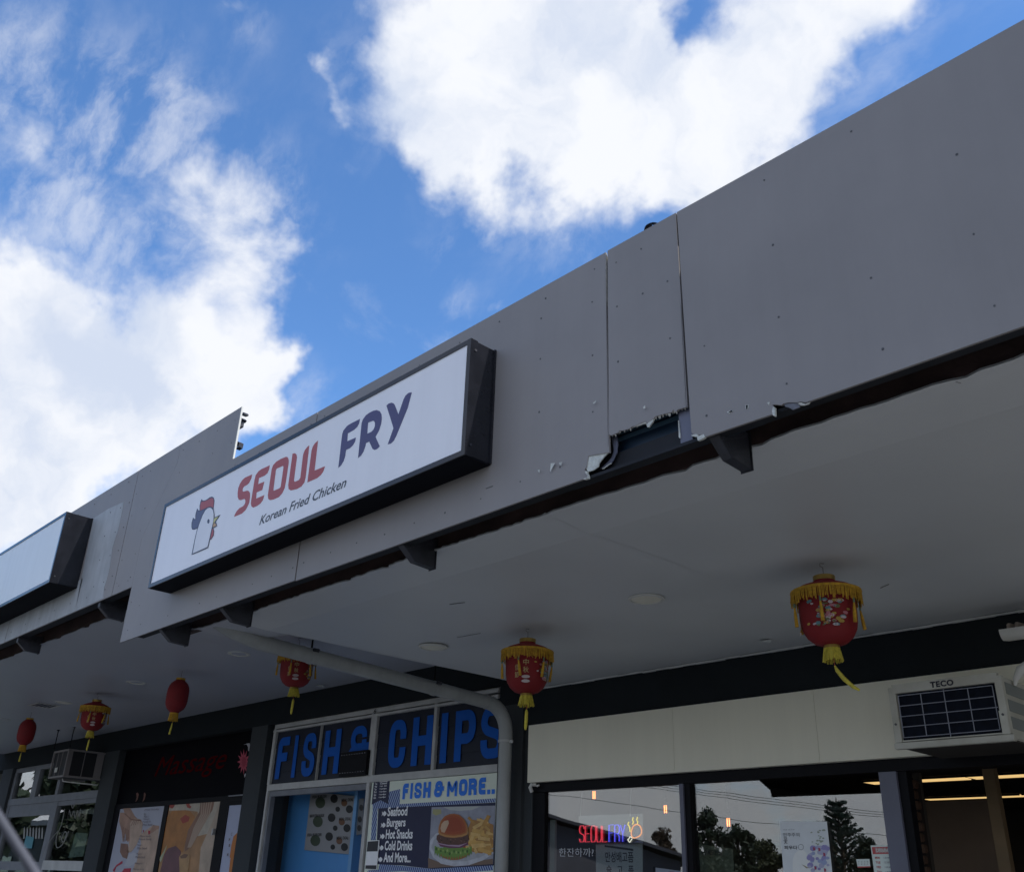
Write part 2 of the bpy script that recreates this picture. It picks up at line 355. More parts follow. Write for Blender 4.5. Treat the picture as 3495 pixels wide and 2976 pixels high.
GLY = {  # stroke letters in a 1 x 1 box
 'F': [[(0,0),(0,1),(.95,1)],[(0,.52),(.8,.52)]], 'I': [[(.5,0),(.5,1)]],
 'S': [[(1,.79),(1,.84),(.85,1),(.15,1),(0,.82),(0,.68),(.15,.55),(.85,.42),(1,.3),(1,.17),(.85,0),(.15,0),(0,.16),(0,.21)]],
 'H': [[(0,0),(0,1)],[(1,0),(1,1)],[(0,.5),(1,.5)]],
 'C': [[(1,.74),(1,.83),(.82,1),(.18,1),(0,.83),(0,.17),(.18,0),(.82,0),(1,.17),(1,.26)]],
 'P': [[(0,0),(0,1)],[(0,1),(.8,1),(1,.85),(1,.58),(.8,.42),(0,.42)]],
 'M': [[(0,0),(0,1),(.5,.25),(1,1),(1,0)]],
 'O': [[(.5,0),(.82,0),(1,.17),(1,.83),(.82,1),(.18,1),(0,.83),(0,.17),(.18,0),(.5,0)]],
 'R': [[(0,0),(0,1)],[(0,1),(.8,1),(1,.85),(1,.62),(.8,.48),(0,.48)],[(.6,.48),(1,.3),(1,0)]],
 'E': [[(.95,0),(0,0),(0,1),(.95,1)],[(0,.51),(.8,.51)]],
 'U': [[(0,1),(0,.17),(.2,0),(.8,0),(1,.17),(1,1)]], 'L': [[(0,1),(0,0),(.95,0)]], 'Y': [[(0,1),(.5,.45),(1,1)],[(.5,.45),(.5,0)]],
 '&': [[(.84,.89),(.84,.90),(.68,1),(.3,1),(.12,.87),(.12,.66),(.28,.53),(1.08,.53)],[(.28,.53),(0,.40),(0,.15),(.18,0),(.66,0),(.84,.15),(.84,.62)]],
 '.': [[(.5,0),(.5,.04)]]}
def strokes(ch, x0, x1, z0, z1, w, Y, mb, *args):
    for pi_, path in enumerate(GLY[ch]):
        P = [Vector((x0+w/2+(x1-x0-w)*p[0], z0+w/2+(z1-z0-w)*p[1])) for p in path]
        if (P[0]-P[-1]).length > 1e-5:
            for i, j in ((0, 1), (-1, -2)):
                d = (P[i]-P[j]).normalized(); P[i] = P[i]+d*(w/2)
        # round the corners a little
        for _ in range(2):
            Q_ = [P[0]]
            for i in range(1, len(P)-1):
                a_, b_, c_ = P[i-1], P[i], P[i+1]; r_ = min(w*0.28, (a_-b_).length*.3, (c_-b_).length*.3)
                Q_ += [b_+(a_-b_).normalized()*r_, b_+(c_-b_).normalized()*r_]
            P = Q_+[P[-1]]
        Lf, Rg = [], []
        for i in range(len(P)):
            d1 = (P[i]-P[i-1]).normalized() if i else (P[1]-P[0]).normalized(); d2 = (P[i+1]-P[i]).normalized() if i < len(P)-1 else d1
            n1 = Vector((-d1.y, d1.x)); n2 = Vector((-d2.y, d2.x)); n_ = (n1+n2).normalized(); k_ = w/2/max(0.5, n_.dot(n1))
            Lf.append(P[i]+n_*k_); Rg.append(P[i]-n_*k_)
        yy = Y-0.0004*pi_; k = len(P)
        vs = [(q.x, yy, q.y) for q in Lf]+[(q.x, yy, q.y) for q in Rg]
        mb.add(vs, [(i, k+i, k+i+1, i+1) for i in range(k-1)])

# ------------------------------------------------------------------ ground and street
YW = 5.29      # shop wall plane
YF = 2.42      # awning fascia plane
SR, SL = 3.00, 3.335   # soffit heights, right and left shops
asph = mat('asphalt', (0.05, 0.05, 0.052), 0.9, var=0.25, vscale=6, bump=0.5, bscale=120)
conc = mat('footpath_concrete', (0.30, 0.29, 0.27), 0.85, var=0.15, vscale=2, bump=0.2, bscale=60)
box('ground', -250, 250, -250, 60, -0.5, -0.12, mat('dry_grass_ground', (0.07, 0.09, 0.04), 0.95, var=0.4, vscale=0.5), kind='structure')
box('road', -60, 60, -16, 0.9, -0.119, -0.112, asph, kind='structure')
box('footpath', -60, 60, 0.9, YW+0.1, -0.118, 0.0, conc, kind='structure')
pm = MB()
for i in range(14): pm.box(-34+i*3.0, -33.9+i*3.0, -5.5, -0.6, -0.112, -0.107)
pm.obj('parking_line', mat('road_paint', (0.7, 0.7, 0.68), 0.7, var=0.2, vscale=12), kind='structure')

# ------------------------------------------------------------------ shop building
B = thing('shop_building', 'row of dark grey shopfronts standing under the awning', 'building', (-8, YW, 0))
B.location = (0, 0, 0)
c6 = crop(800, 2100, 2.014); c7 = crop(1700, 2100, 2.014); c8 = crop(2600, 2000, 1.808)
c5 = crop(0, 2200, 2.2733); c5b = crop(380, 2450, 3.354); c5l = crop(0, 2500, 3.7048)
wx = lambda C, x, y, Y=YW: at(*C(x, y), Y)
box('wall_beam', -26, -5.735, YW, YW+0.2, 3.065, 3.9, wall_m, B)
box('wall_beam', -5.735, 2.5, YW, YW+0.2, 2.70, 3.9, wall_m, B)
for (a, b, y0) in ((-5.735, -5.46, YW-0.002), (-5.46, -5.37, YW+0.03), (-9.69, -9.36, YW-0.002), (-13.62, -13.16, YW-0.002), (-17.8, -17.32, YW-0.002)):
    box('column', a, b, y0, YW+0.3, 0, 3.07 if a < -5.8 else 2.9, col_m, B)
# header over the restaurant windows
box('window_header', -5.37, 2.5, YW+0.03, YW+0.16, 2.24, 2.72, black_fr, B)
# rooms behind the glass
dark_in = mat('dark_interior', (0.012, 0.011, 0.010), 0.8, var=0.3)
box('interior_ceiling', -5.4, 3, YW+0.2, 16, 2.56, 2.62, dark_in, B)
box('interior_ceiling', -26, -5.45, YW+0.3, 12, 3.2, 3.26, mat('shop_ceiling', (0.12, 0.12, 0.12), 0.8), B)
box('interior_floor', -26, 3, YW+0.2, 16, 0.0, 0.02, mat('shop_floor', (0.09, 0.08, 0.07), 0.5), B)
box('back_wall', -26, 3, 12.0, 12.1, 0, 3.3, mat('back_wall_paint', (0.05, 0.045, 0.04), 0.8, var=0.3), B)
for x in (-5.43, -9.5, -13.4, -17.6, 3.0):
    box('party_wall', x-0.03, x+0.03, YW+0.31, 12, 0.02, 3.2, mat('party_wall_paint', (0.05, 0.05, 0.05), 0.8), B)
box('roof', -30, 4, YW-0.1, 16, 3.9, 4.1, dark_steel, B)  # unseen roof, put in to block light from above
box('rear_wall', -30, 4, 16, 16.2, 0, 3.9, wall_m, B)

def frame_bar(name, x0, x1, z0, z1, Y=YW+0.03, d=0.05, m=None, par=None):
    return box(name, x0, x1, Y, Y+d, z0, z1, m or alu_m, par or B, bevel=0.003)
# --- fish and chips shopfront
FY = YW+0.03
P = lambda C, x, y: at(*C(x, y), FY)
tl = P(c6, 280, 755).x; xr = -5.735
zt0, zt1 = P(c6, 230, 1165).z-0.055, P(c6, 230, 1165).z+0.005
frame_bar('transom_bar', tl, xr, zt0, zt1)
frame_bar('head_frame', tl, xr, 3.02, 3.065)
frame_bar('head_frame', tl, xr, 2.985, 3.008, Y=FY-0.012)
for (a, b) in ((tl, tl+0.05), (P(c6, 585, 900).x-0.01, P(c6, 605, 720).x), (P(c6, 945, 700).x, P(c6, 985, 700).x), (P(c6, 1372, 800).x-0.01, P(c6, 1400, 600).x)):
    frame_bar('mullion', a, b, zt1, 3.02, Y=FY-0.006)
xs = [tl+0.05, P(c6, 585, 900).x-0.01, P(c6, 605, 720).x, P(c6, 945, 700).x, P(c6, 985, 700).x, P(c6, 1372, 800).x-0.01, P(c6, 1400, 600).x, xr]
blade_z = [zt1+0.005, 2.59, 2.71, 2.83, 3.02]
navy = mat('window_film_navy', (0.014, 0.018, 0.032), 0.4, var=0.15, spec=0.2)
for i in range(4):
    w = thing_part = bpy.data.objects.new('transom_window', None); COL.objects.link(w); w.parent = B
    for j in range(4):
        x0, x1 = xs[2*i]+0.004, xs[2*i+1]-0.004
        mb = MB(); z0, z1 = blade_z[j], blade_z[j+1]
        vs = [(x0, FY+0.045, z0), (x1, FY+0.045, z0), (x1, FY+0.03, z0-0.012), (x0, FY+0.03, z0-0.012)]
        mb.add([(x0, FY+0.018, z0-0.008), (x1, FY+0.018, z0-0.008), (x1, FY+0.023, z1-0.005), (x0, FY+0.023, z1-0.005),
                (x0, FY+0.024, z0-0.008), (x1, FY+0.024, z0-0.008), (x1, FY+0.029, z1-0.005), (x0, FY+0.029, z1-0.005)],
               [(0,1,2,3),(5,4,7,6),(0,4,5,1),(3,2,6,7),(1,5,6,2),(0,3,7,4)])
        mb.obj('louvre_blade', navy, w)
# FISH & CHIPS: stroke letters measured on the window, one object per letter on its windows
blue_l = mat('blue_vinyl', (0.005, 0.10, 0.46), 0.5, var=0.08, spec=0.15)
def bb(C, xa, ya, xb, yb, Y): a = at(*C(xa, ya), Y); b = at(*C(xb, yb), Y); return a.x, b.x, b.z, a.z
LT = [('F', 278, 1095, 388, 840), ('I', 390, 1083, 445, 828), ('S', 455, 1070, 572, 808), ('H', 600, 1057, 740, 782), ('&', 770, 1040, 935, 755),
      ('C', 1052, 1008, 1190, 712), ('H', 1212, 995, 1370, 685), ('I', 1410, 973, 1472, 670), ('P', 1508, 963, 1665, 650), ('S', 1688, 940, 1860, 640)]
fc = thing('window_lettering', 'big blue vinyl capitals reading FISH & CHIPS across the louvre windows', 'lettering')
zb0 = P(c6, 290, 1095).z; zb1 = P(c6, 385, 845).z
for k, (ch, xa, ya, xb, yb) in enumerate(LT):
    Yl = FY+0.012; a = at(*c6(xa, ya), Yl); b = at(*c6(xb, yb), Yl)
    mb = MB(); strokes(ch, a.x, b.x, 2.515, 2.925, {'I': b.x-a.x, '&': 0.072, 'S': 0.078}.get(ch, 0.085), Yl, mb)
    mb.obj('letter', blue_l, fc, smooth=False)
# LED sign in the transom
ob = thing('led_window_sign', 'unlit black LED sign box covering the foot of the ampersand', 'sign')
a = at(*c6(740, 920), FY-0.03); b = at(*c6(905, 1105), FY-0.03)
box('case', a.x, b.x, FY-0.04, FY-0.002, 2.47, 2.69, black_fr, ob, bevel=0.004)
mb = MB()
for k in range(10):
    for zz in (2.50, 2.66): mb.box(a.x+0.02+k*(b.x-a.x-0.04)/9.5, a.x+0.026+k*(b.x-a.x-0.04)/9.5, FY-0.043, FY-0.0405, zz, zz+0.006)
mb.obj('led_row', mat('led_dim', (0.5, 0.5, 0.55), 0.4), ob, kind='stuff')
# door opening and poster window frames
xm0, xm1 = P(c6, 908, 1140).x, P(c6, 945, 1125).x
frame_bar('mullion', xm0, xm1-0.03, 0.0, zt0, m=alu_m)
frame_bar('mullion', xm1-0.027, xm1+0.0, 0.0, zt0-0.01, Y=FY+0.02, m=alu_d)
xd0 = P(c6, 215, 1300).x
frame_bar('door_frame', tl, tl+0.035, 0.0, zt0)
frame_bar('door_frame', tl+0.035, xm0, zt0-0.055, zt0-0.003, Y=FY+0.02, m=alu_d)
frame_bar('door_frame', tl+0.037, tl+0.075, 0.0, zt0-0.057, Y=FY+0.02, m=alu_d)
if False: box('door_glass', tl+0.075, xm0, FY+0.04, FY+0.046, 0.02, zt0-0.057, glass, B)
blue_w = mat('blue_shop_wall', (0.08, 0.28, 0.60), 0.5, var=0.08, vscale=1.2)
blue_w2 = mat('pale_blue_door_edge', (0.16, 0.36, 0.62), 0.5, var=0.08)
bx0 = at(*c6(255, 1300), 5.72).x
box('inner_partition', bx0, -7.2, 5.72, 5.80, 0.02, 2.75, blue_w, B)
box('inner_partition', bx0-0.13, bx0-0.002, 5.66, 5.79, 0.02, 2.68, blue_w2, B)
box('inner_partition', at(*c6(800, 1500), 5.60).x, at(*c6(822, 1500), 5.60).x, 5.60, 5.70, 0.02, 2.8, blue_w2, B)
# menu sheets hanging on the blue partition
def menu(label, C, pts, Y, words):
    t = thing('menu_sheet', label, 'menu')
    pxplate('sheet', pts, C, Y, 0.002, mat('menu_paper', (0.30, 0.30, 0.30), 0.7, var=0.05), t)
    return t
ms = menu('grey burger menu sheet with dark food photos on the blue wall behind the door', c6, [(525, 1210), (830, 1240), (790, 1640), (480, 1610)], 5.70, None)
ink = flat('black_ink', (0.01, 0.01, 0.01)); brown_f = flat('food_brown', (0.16, 0.07, 0.03)); green_f = flat('food_green', (0.05, 0.07, 0.04))
for r in range(3):
    y0 = 1225+r*130; dx = -r*17
    for (cx, cy, rr, m_) in ((685+dx, y0+33, 26, ink), (710+dx, y0+105, 16, ink), (755+dx, y0+62, 21, brown_f), (790+dx, y0+105, 24, ink), (590+dx, y0+60, 34, green_f)):
        pxplate('dish_picture', [(cx+rr*math.cos(q*0.4488), cy+rr*1.15*math.sin(q*0.4488)) for q in range(14)], c6, 5.698, 0.0005, m_, ms)
    for (s_, xa, xb, yy, h) in ((('FISH BURGER', 'RIB EYE STEAK BURGER', 'FISH BURGER')[r] if r else 'FISH BURGER', 520+dx+15, 635+dx, y0+14, 18), ('MEAL DEAL', 735+dx, 818+dx, y0+38, 16)):
        A = at(*c6(xa, yy+h), 5.697); Bq = at(*c6(xb, yy), 5.697); text(s_, A.x, Bq.x, A.z, A.z+0.028, 5.6975, ink, ms, offset=0.02)
m2 = thing('menu_sheet', 'second dark menu sheet half hidden behind the aluminium door post', 'menu')
pxplate('sheet', [(840, 1262), (890, 1255), (880, 1500), (838, 1510)], c6, 5.62, 0.002, mat('menu_paper2', (0.16, 0.17, 0.18), 0.7), m2)
for (cx, cy) in ((872, 1320), (862, 1400), (858, 1460)):
    pxplate('dish_picture', [(cx+14*math.cos(q*0.52), cy+22*math.sin(q*0.52)) for q in range(12)], c6, 5.618, 0.0005, ink, m2)
# box number
nb = text('6', *(lambda a, b: (a.x, b.x, b.z, a.z))(at(*c6(955, 643), FY-0.02), at(*c6(970, 672), FY-0.02)), FY-0.0135, ink, None, name='house_number', offset=0.02)
tag(nb, 'small black number 6 on the aluminium frame above the louvres', 'number')

# --- FISH & MORE window poster
PY = FY+0.012
pc = crop(1200, 2600, 3.9846)
ps = thing('window_poster', 'large printed window poster headed FISH & MORE with a burger photo', 'poster')
cream = flat('poster_cream', (0.80, 0.86, 0.72)); navyp = flat('poster_navy', (0.012, 0.014, 0.055)); whi = flat('poster_white', (0.93, 0.93, 0.93))
stp = stripemat('poster_stripes', (0.008, 0.03, 0.22), (0.35, 0.45, 0.62), 14, math.radians(35))
Q = lambda x, y, Y=PY: (at(*pc(x, y), Y).x, at(*pc(x, y), Y).z)
zb = 1.2
def pp(name, pts, k, m): return plate(name, [Q(*p) for p in pts], PY-0.0012*k, 0.0006, m, ps)
x0p, x1p, z1p = Q(285, 240)[0], -5.737, zt0-0.004
plate('sheet', rect(x0p, x1p, zb, z1p), PY, 0.003, cream, ps)
pp('striped_band', [(285, 570), (520, 400), (662, 365), (655, 570), (1960, 492), (1960, 545), (355, 632), (330, 1060), (262, 1060), (290, 620)], 1, stp)
pp('striped_band', [(380, 1385), (700, 1410), (1100, 1450), (1925, 1400), (1925, 1470), (1500, 1500), (1100, 1520), (700, 1480), (350, 1500), (215, 1490), (225, 1470), (365, 1462)], 1, stp)
pp('ribbon', [(308, 235), (525, 212), (500, 570), (395, 515), (275, 578)], 2, navyp)
pp('navy_panel', [(365, 628), (1960, 548), (1935, 1402), (1100, 1450), (700, 1405), (330, 1385), (345, 1060)], 1.5, navyp)
pp('price_arrow', [(385, 240), (490, 236), (505, 248), (490, 265), (383, 272)], 3, whi)
for i, (d_, h_) in enumerate((('Mon', ''), ('Tue', 'Closed'), ('Wed', '11am - 3pm'), ('Thur', '11am-8pm'), ('Fri', '11am-8pm'), ('Sat', '11am-8pm'), ('Sun', '11am-8pm'))):
    yy = 250+i*38; xo = -i*3.5
    a = Q(325+xo, yy+22); b = Q(358+xo, yy); text(d_, a[0], b[0], a[1], a[1]+0.018, PY-0.0045, whi, ps, offset=0.02)
    if h_: a = Q(395+xo, yy+16); b = Q(490+xo, yy); text(h_, a[0], b[0], a[1], a[1]+0.016, PY-0.0045, whi, ps, offset=0.02)
titm = flat('title_blue', (0.015, 0.20, 0.82))
TL_ = [('F', 692, 508, 785, 292), ('I', 795, 500, 842, 288), ('S', 852, 490, 962, 280), ('H', 972, 487, 1086, 272), ('&', 1122, 478, 1258, 262), ('M', 1298, 468, 1447, 240), ('O', 1458, 460, 1583, 232), ('R', 1590, 450, 1712, 222), ('E', 1728, 440, 1835, 208), ('.', 1840, 430, 1888, 395), ('.', 1900, 428, 1950, 390)]
za, zz_ = Q(700, 505)[1], Q(760, 290)[1]
for ch, xa, ya, xb, yb in TL_:
    x0 = Q(xa, ya)[0]; x1 = Q(xb, yb)[0]
    mb = MB()
    if ch == '.': mb.box(x0+0.006, x1, PY-0.004, PY-0.002, za, za+0.034); mb.obj('title_letter', titm, ps); continue
    strokes(ch, x0, x1, za, zz_, 0.035 if ch not in 'MIS' else (0.030 if ch in 'MS' else x1-x0), PY-0.004, mb); mb.obj('title_letter', titm, ps)
for i, (s_, xa, ya, xb, yb) in enumerate((('Seafood', 490, 650, 765, 738), ('Burgers', 478, 812, 740, 890), ('Hot Snacks', 465, 962, 838, 1045), ('Cold Drinks', 450, 1115, 832, 1200), ('And More...', 435, 1270, 812, 1360))):
    a = Q(xa, yb); b = Q(xb, ya); h = 0.083 if s_ != 'Burgers' else 0.083
    zl = Q(xa, yb)[1] - (0.016 if s_ == 'Burgers' else 0)
    text(s_, a[0], b[0], zl, zl+(0.098 if s_ == 'Burgers' else h)*0.93, PY-0.0035, whi, ps, offset=0.03)
    f0 = Q(xa-75, (ya+yb)/2+8); L_ = Q(xa-10, (ya+yb)/2)[0]-f0[0]
    plate('fish_icon', [(f0[0]+L_*u, f0[1]+L_*v) for u, v in ((0,.3),(.25,.1),(.5,.32),(.85,.2),(1,0),(.85,-.18),(.5,-.3),(.25,-.08),(0,-.28),(.1,0))], PY-0.0035, 0.0006, whi, ps)
# burger picture in layered cut shapes
def bp(pts, k, m, nm='picture_shape'): return plate(nm, [Q(*p) for p in pts], PY-0.0024-0.0008*k, 0.0005, m, ps)
def el(cx, cy, rx, ry, a0=0, a1=360, n=26): return [(cx+rx*math.cos(math.radians(a0+(a1-a0)*i/n)), cy+ry*math.sin(math.radians(a0+(a1-a0)*i/n))) for i in range(n)]
bp([(1092, 612), (1958, 590), (1925, 1385), (1045, 1440)], 0, mat('table_grey', (0.33, 0.34, 0.40), 0.5, var=0.15, vscale=14), 'picture')
bp([(1045, 1300), (1300, 1400), (1925, 1310), (1925, 1385), (1045, 1440)], 1, flat('table_brown', (0.20, 0.13, 0.09)))
bp([(1250, 610), (1760, 600), (1640, 650), (1480, 662), (1340, 650)], 1, flat('plate_far', (0.5, 0.52, 0.5)))
bp([(1110, 640), (1220, 640), (1225, 700), (1150, 725), (1105, 700)], 1, flat('lemon', (0.4, 0.38, 0.18)))
plate_m = mat('plate_white', (0.55, 0.56, 0.60), 0.5, var=0.15, vscale=14); plate_s = mat('plate_inner', (0.42, 0.43, 0.46), 0.5, var=0.15, vscale=14)
bp([(1065, 1180), (1075, 1060), (1150, 970), (1300, 920), (1935, 900), (1935, 1240), (1800, 1330), (1600, 1400), (1400, 1415), (1220, 1380), (1110, 1290)], 2, plate_m)
bp([(1095, 1160), (1120, 1060), (1200, 990), (1935, 940), (1935, 1190), (1760, 1290), (1560, 1345), (1380, 1350), (1220, 1310), (1130, 1240)], 3, plate_s)
fry = [mat('fry_a', (0.62, 0.36, 0.09), 0.5, var=0.15, vscale=14), mat('fry_b', (0.52, 0.27, 0.06), 0.5, var=0.15, vscale=14), mat('fry_c', (0.70, 0.45, 0.15), 0.5, var=0.15, vscale=14), flat('fry_d', (0.42, 0.2, 0.05))]
rr = random.Random(3)
bp([(1590, 900), (1640, 780), (1800, 800), (1935, 850), (1935, 1150), (1780, 1240), (1650, 1220), (1600, 1050)], 4, fry[3])
for i in range(34):
    cx = rr.uniform(1620, 1915); cy = rr.uniform(790, 1210); a_ = rr.uniform(-1.2, 1.2); l_ = rr.uniform(55, 105); w_ = rr.uniform(17, 27)
    if i > 27: a_ = rr.uniform(-0.2, .4); l_ = 100; w_ = 30; cx = rr.uniform(1680, 1840); cy = rr.uniform(1080, 1210)
    ca, sa = math.cos(a_), math.sin(a_)
    pts = [(min(1935, cx+ca*u*l_-sa*v*w_), cy+sa*u*l_+ca*v*w_) for u, v in ((-1,-.8),(.9,-1),(1,.8),(-.9,1))]
    bp(pts, 5+i*0.05, fry[i % 3], 'chip')
bp(el(1400, 1220, 205, 110, 0, 180), 7, flat('bun_base', (0.36, 0.13, 0.04)))
bp([(1340, 1140), (1560, 1140), (1560, 1200), (1440, 1240), (1340, 1200)], 7.5, flat('tomato', (0.45, 0.05, 0.02)))
lt = []
for i in range(29):
    x = 1140+i*18; lt.append((x, 1130+30*math.sin(i*0.33)+(0 if i % 2 else 12)))
for i in range(28, -1, -1):
    x = 1140+i*18; lt.append((x, 1215+60*math.sin(i/28*math.pi)+(0 if i % 2 else 55)+8*math.sin(i*2.2)))
bp(lt, 8, flat('lettuce', (0.16, 0.30, 0.05)), 'lettuce')
for i in range(16):
    x = 1165+i*30; y = 1180+45*math.sin(i/15*math.pi)+rr.uniform(-20, 25); bp(el(x, y, rr.uniform(7, 15), rr.uniform(12, 24), n=7), 8.4+0.02*i, flat('lettuce_light', (0.34, 0.45, 0.13)) if i % 2 else flat('lettuce_dark', (0.05, 0.12, 0.02)), 'lettuce')
bp([(1175, 1090), (1590, 1070), (1600, 1120), (1500, 1165), (1350, 1170), (1220, 1145)], 9, flat('onion', (0.16, 0.05, 0.10)))
bp([(1180, 1110), (1330, 1140), (1480, 1150), (1590, 1095), (1585, 1080), (1470, 1128), (1330, 1122), (1185, 1090)], 9.3, flat('onion_rim', (0.45, 0.3, 0.42)))
bp([(1170, 1000), (1200, 980), (1595, 975), (1610, 1040), (1590, 1095), (1500, 1122), (1330, 1125), (1200, 1100), (1168, 1050)], 10, mat('patty', (0.11, 0.045, 0.03), 0.5, var=0.15, vscale=14))
for i in range(22):
    bp(el(rr.uniform(1190, 1590), rr.uniform(1020, 1100), rr.uniform(6, 14), rr.uniform(5, 10), n=6), 10.4+0.02*i, flat('patty_hi', (0.22, 0.10, 0.07)) if i % 2 else flat('patty_lo', (0.04, 0.015, 0.01)), 'patty')
bun = [(1193, 960), (1198, 880), (1225, 800), (1275, 740), (1340, 712), (1410, 705), (1480, 720), (1545, 775), (1585, 850), (1597, 930), (1590, 985), (1520, 1015), (1400, 1030), (1290, 1018), (1215, 990)]
for k, (sc_, col) in enumerate(((1, (0.50, 0.24, 0.07)), (0.93, (0.40, 0.12, 0.025)), (0.82, (0.36, 0.07, 0.015)), (0.6, (0.33, 0.055, 0.012)))):
    bp([(1400+(x-1400)*sc_, 845+(y-860)*sc_) if k else (x, y) for x, y in bun], 11+k*0.4, flat('bun_%d' % k, col), 'bun')
bp([(1225, 900), (1240, 840), (1275, 800), (1330, 790), (1340, 830), (1310, 900), (1280, 960), (1240, 950)], 13, flat('bun_shine', (0.62, 0.42, 0.27)), 'bun')
qc = thing('notice_card', 'small payment notice card with black header taped to the poster edge', 'card')
plate('card', [Q(232, 1070), Q(392, 1060), Q(355, 1462), Q(200, 1452)], PY-0.012, 0.003, whi, qc)
plate('header', [Q(236, 1080), Q(382, 1070), Q(368, 1212), Q(222, 1215)], PY-0.0135, 0.001, flat('card_black', (0.03, 0.03, 0.035)), qc)
plate('footer', [Q(208, 1402), Q(355, 1402), Q(350, 1455), Q(203, 1448)], PY-0.0135, 0.001, flat('card_black', (0.03, 0.03, 0.035)), qc)
frame_bar('window_stop', xm1, xr, 0.4, 1.19, Y=FY)
box('window_pane', xm1, xr, FY+0.02, FY+0.026, 1.2, zt0, glass, B)

# --- massage shopfront
MYp = YW+0.09
blk = mat('gloss_black_panel', (0.003, 0.003, 0.005), 0.5, var=0.2, spec=0.03)
mx0, mx1 = -13.16, -9.69
box('sign_panel', mx0, mx1, MYp, MYp+0.04, 2.40, 3.065, blk, B)
box('door_frame', mx0, mx1, MYp-0.01, MYp+0.05, 2.345, 2.397, black_fr, B)
Mq = lambda x, y, Y=MYp: at(*c5b(x, y), Y)
xfr = [Mq(115, 1015).x-0.12, Mq(622, 965).x, Mq(672, 960).x, Mq(1262, 912).x, Mq(1355, 980).x]
box('door_frame', mx0, xfr[0]+0.1, MYp-0.01, MYp+0.05, 0, 2.343, black_fr, B)
for a, b in ((xfr[1], xfr[2]), (xfr[3], xfr[4])): box('door_frame', a, b, MYp-0.01, MYp+0.05, 0, 2.343, black_fr, B)
box('door_rail', xfr[4], mx1, MYp-0.012, MYp+0.04, 2.30, 2.343, black_fr, B)
box('door_rail', xfr[4], mx1, MYp-0.03, MYp-0.013, 2.385, 2.397, alu_d, B)
mh = mat('door_handle_steel', (0.6, 0.6, 0.6), 0.3, metal=0.5)
a = Mq(1200, 1300); box('door_handle', a.x-0.012, a.x+0.012, MYp-0.05, MYp-0.012, a.z-0.035, a.z+0.03, mh, B, bevel=0.003)
mt = thing('shop_lettering', 'dark red script word Massage on the black panel above the massage doors', 'lettering')
redm = mat('dark_red_vinyl', (0.075, 0.005, 0.007), 0.8, var=0.1, spec=0.0)
a = Mq(480, 740); b = Mq(1320, 500)
text('Massage', a.x, b.x, a.z-0.0, a.z+0.30, MYp-0.004, redm, mt, shear=0.35)
for dx in (0, 80):
    pxplate('script_stroke', [(285+dx*1.1, 860), (300+dx, 850), (315+dx, 870), (300+dx, 930), (275+dx, 960), (290+dx, 905)], c5b, MYp-0.004, 0.001, mat('dark_orange_vinyl', (0.13, 0.03, 0.01), 0.4), mt)
fl = thing('flower_decal', 'pink lotus flower decal with a white bird at the right end of the black panel', 'decal')
pk = mat('lotus_pink', (0.42, 0.05, 0.09), 0.5, var=0.25, vscale=25)
fpts = []
for i in range(24):
    ang = i/24*2*math.pi; r_ = 1.0 if i % 2 == 0 else 0.5
    fpts.append((1515+75*r_*math.sin(ang), 500-150*r_*math.cos(ang)))
pxplate('petals', fpts, c5b, MYp-0.004, 0.001, pk, fl)
pxplate('petals', [(1515+(x-1515)*.5, 500+(y-500)*.5) for x, y in fpts], c5b, MYp-0.006, 0.001, mat('lotus_dark', (0.30, 0.02, 0.05), 0.5), fl)
wb = flat('bird_white', (0.45, 0.45, 0.48))
pxplate('bird', [(1508, 305), (1555, 290), (1580, 285), (1590, 310), (1580, 380), (1565, 370), (1565, 330), (1550, 300)], c5b, MYp-0.006, 0.001, wb, fl)
pxplate('bird', [(1520, 650), (1535, 630), (1540, 650), (1525, 680)], c5b, MYp-0.006, 0.001, wb, fl)
# massage posters
skin = mat('poster_skin', (0.40, 0.24, 0.17), 0.5, var=0.22, vscale=5); skin2 = mat('poster_skin_dark', (0.25, 0.13, 0.09), 0.5, var=0.22, vscale=5); skin3 = mat('poster_skin_pale', (0.50, 0.36, 0.27), 0.5, var=0.22, vscale=5)
lil = flat('poster_lilac', (0.42, 0.43, 0.50)); petal = flat('poster_petal', (0.45, 0.02, 0.05)); grt = flat('poster_grey_text', (0.18, 0.15, 0.17))
def mposter(label, x0, x1, base, z1=None):
    t = thing('door_poster', label, 'poster', group='posters on the massage shop doors')
    box('sheet', x0, x1, MYp, MYp+0.004, 0.9, 2.34 if z1 is None else z1, base, t)
    return t
def mp_(t, pts, k, m, nm='picture_shape'):
    L = [(Mq(*p).x, Mq(*p).z) for p in pts]; return plate(nm, L, MYp-0.001*k, 0.0006, m, t)
t1 = mposter('pale door poster showing massaging hands and red petals beside a price list', xfr[0]+0.1, xfr[1], lil)
mp_(t1, [(130, 1015), (200, 1000), (270, 1120), (300, 1150), (340, 1160), (360, 1200), (350, 1300), (290, 1450), (230, 1530), (190, 1540), (205, 1400), (190, 1420), (175, 1400), (165, 1300), (130, 1420), (120, 1300), (90, 1180), (100, 1080), (150, 1080)], 1, skin)
mp_(t1, [(215, 1200), (260, 1150), (310, 1150), (355, 1200), (345, 1320), (285, 1460), (230, 1530), (185, 1530), (215, 1380)], 2, skin3)
mp_(t1, [(110, 1430), (190, 1440), (200, 1530), (180, 1610), (130, 1590), (100, 1530)], 2, skin2)
mp_(t1, [(330, 1330), (480, 1220), (550, 1240), (535, 1400), (485, 1764), (240, 1764), (300, 1560), (340, 1440)], 1.5, skin3)
mp_(t1, [(480, 1225), (550, 1230), (545, 1260), (420, 1340), (440, 1290)], 2.5, skin)
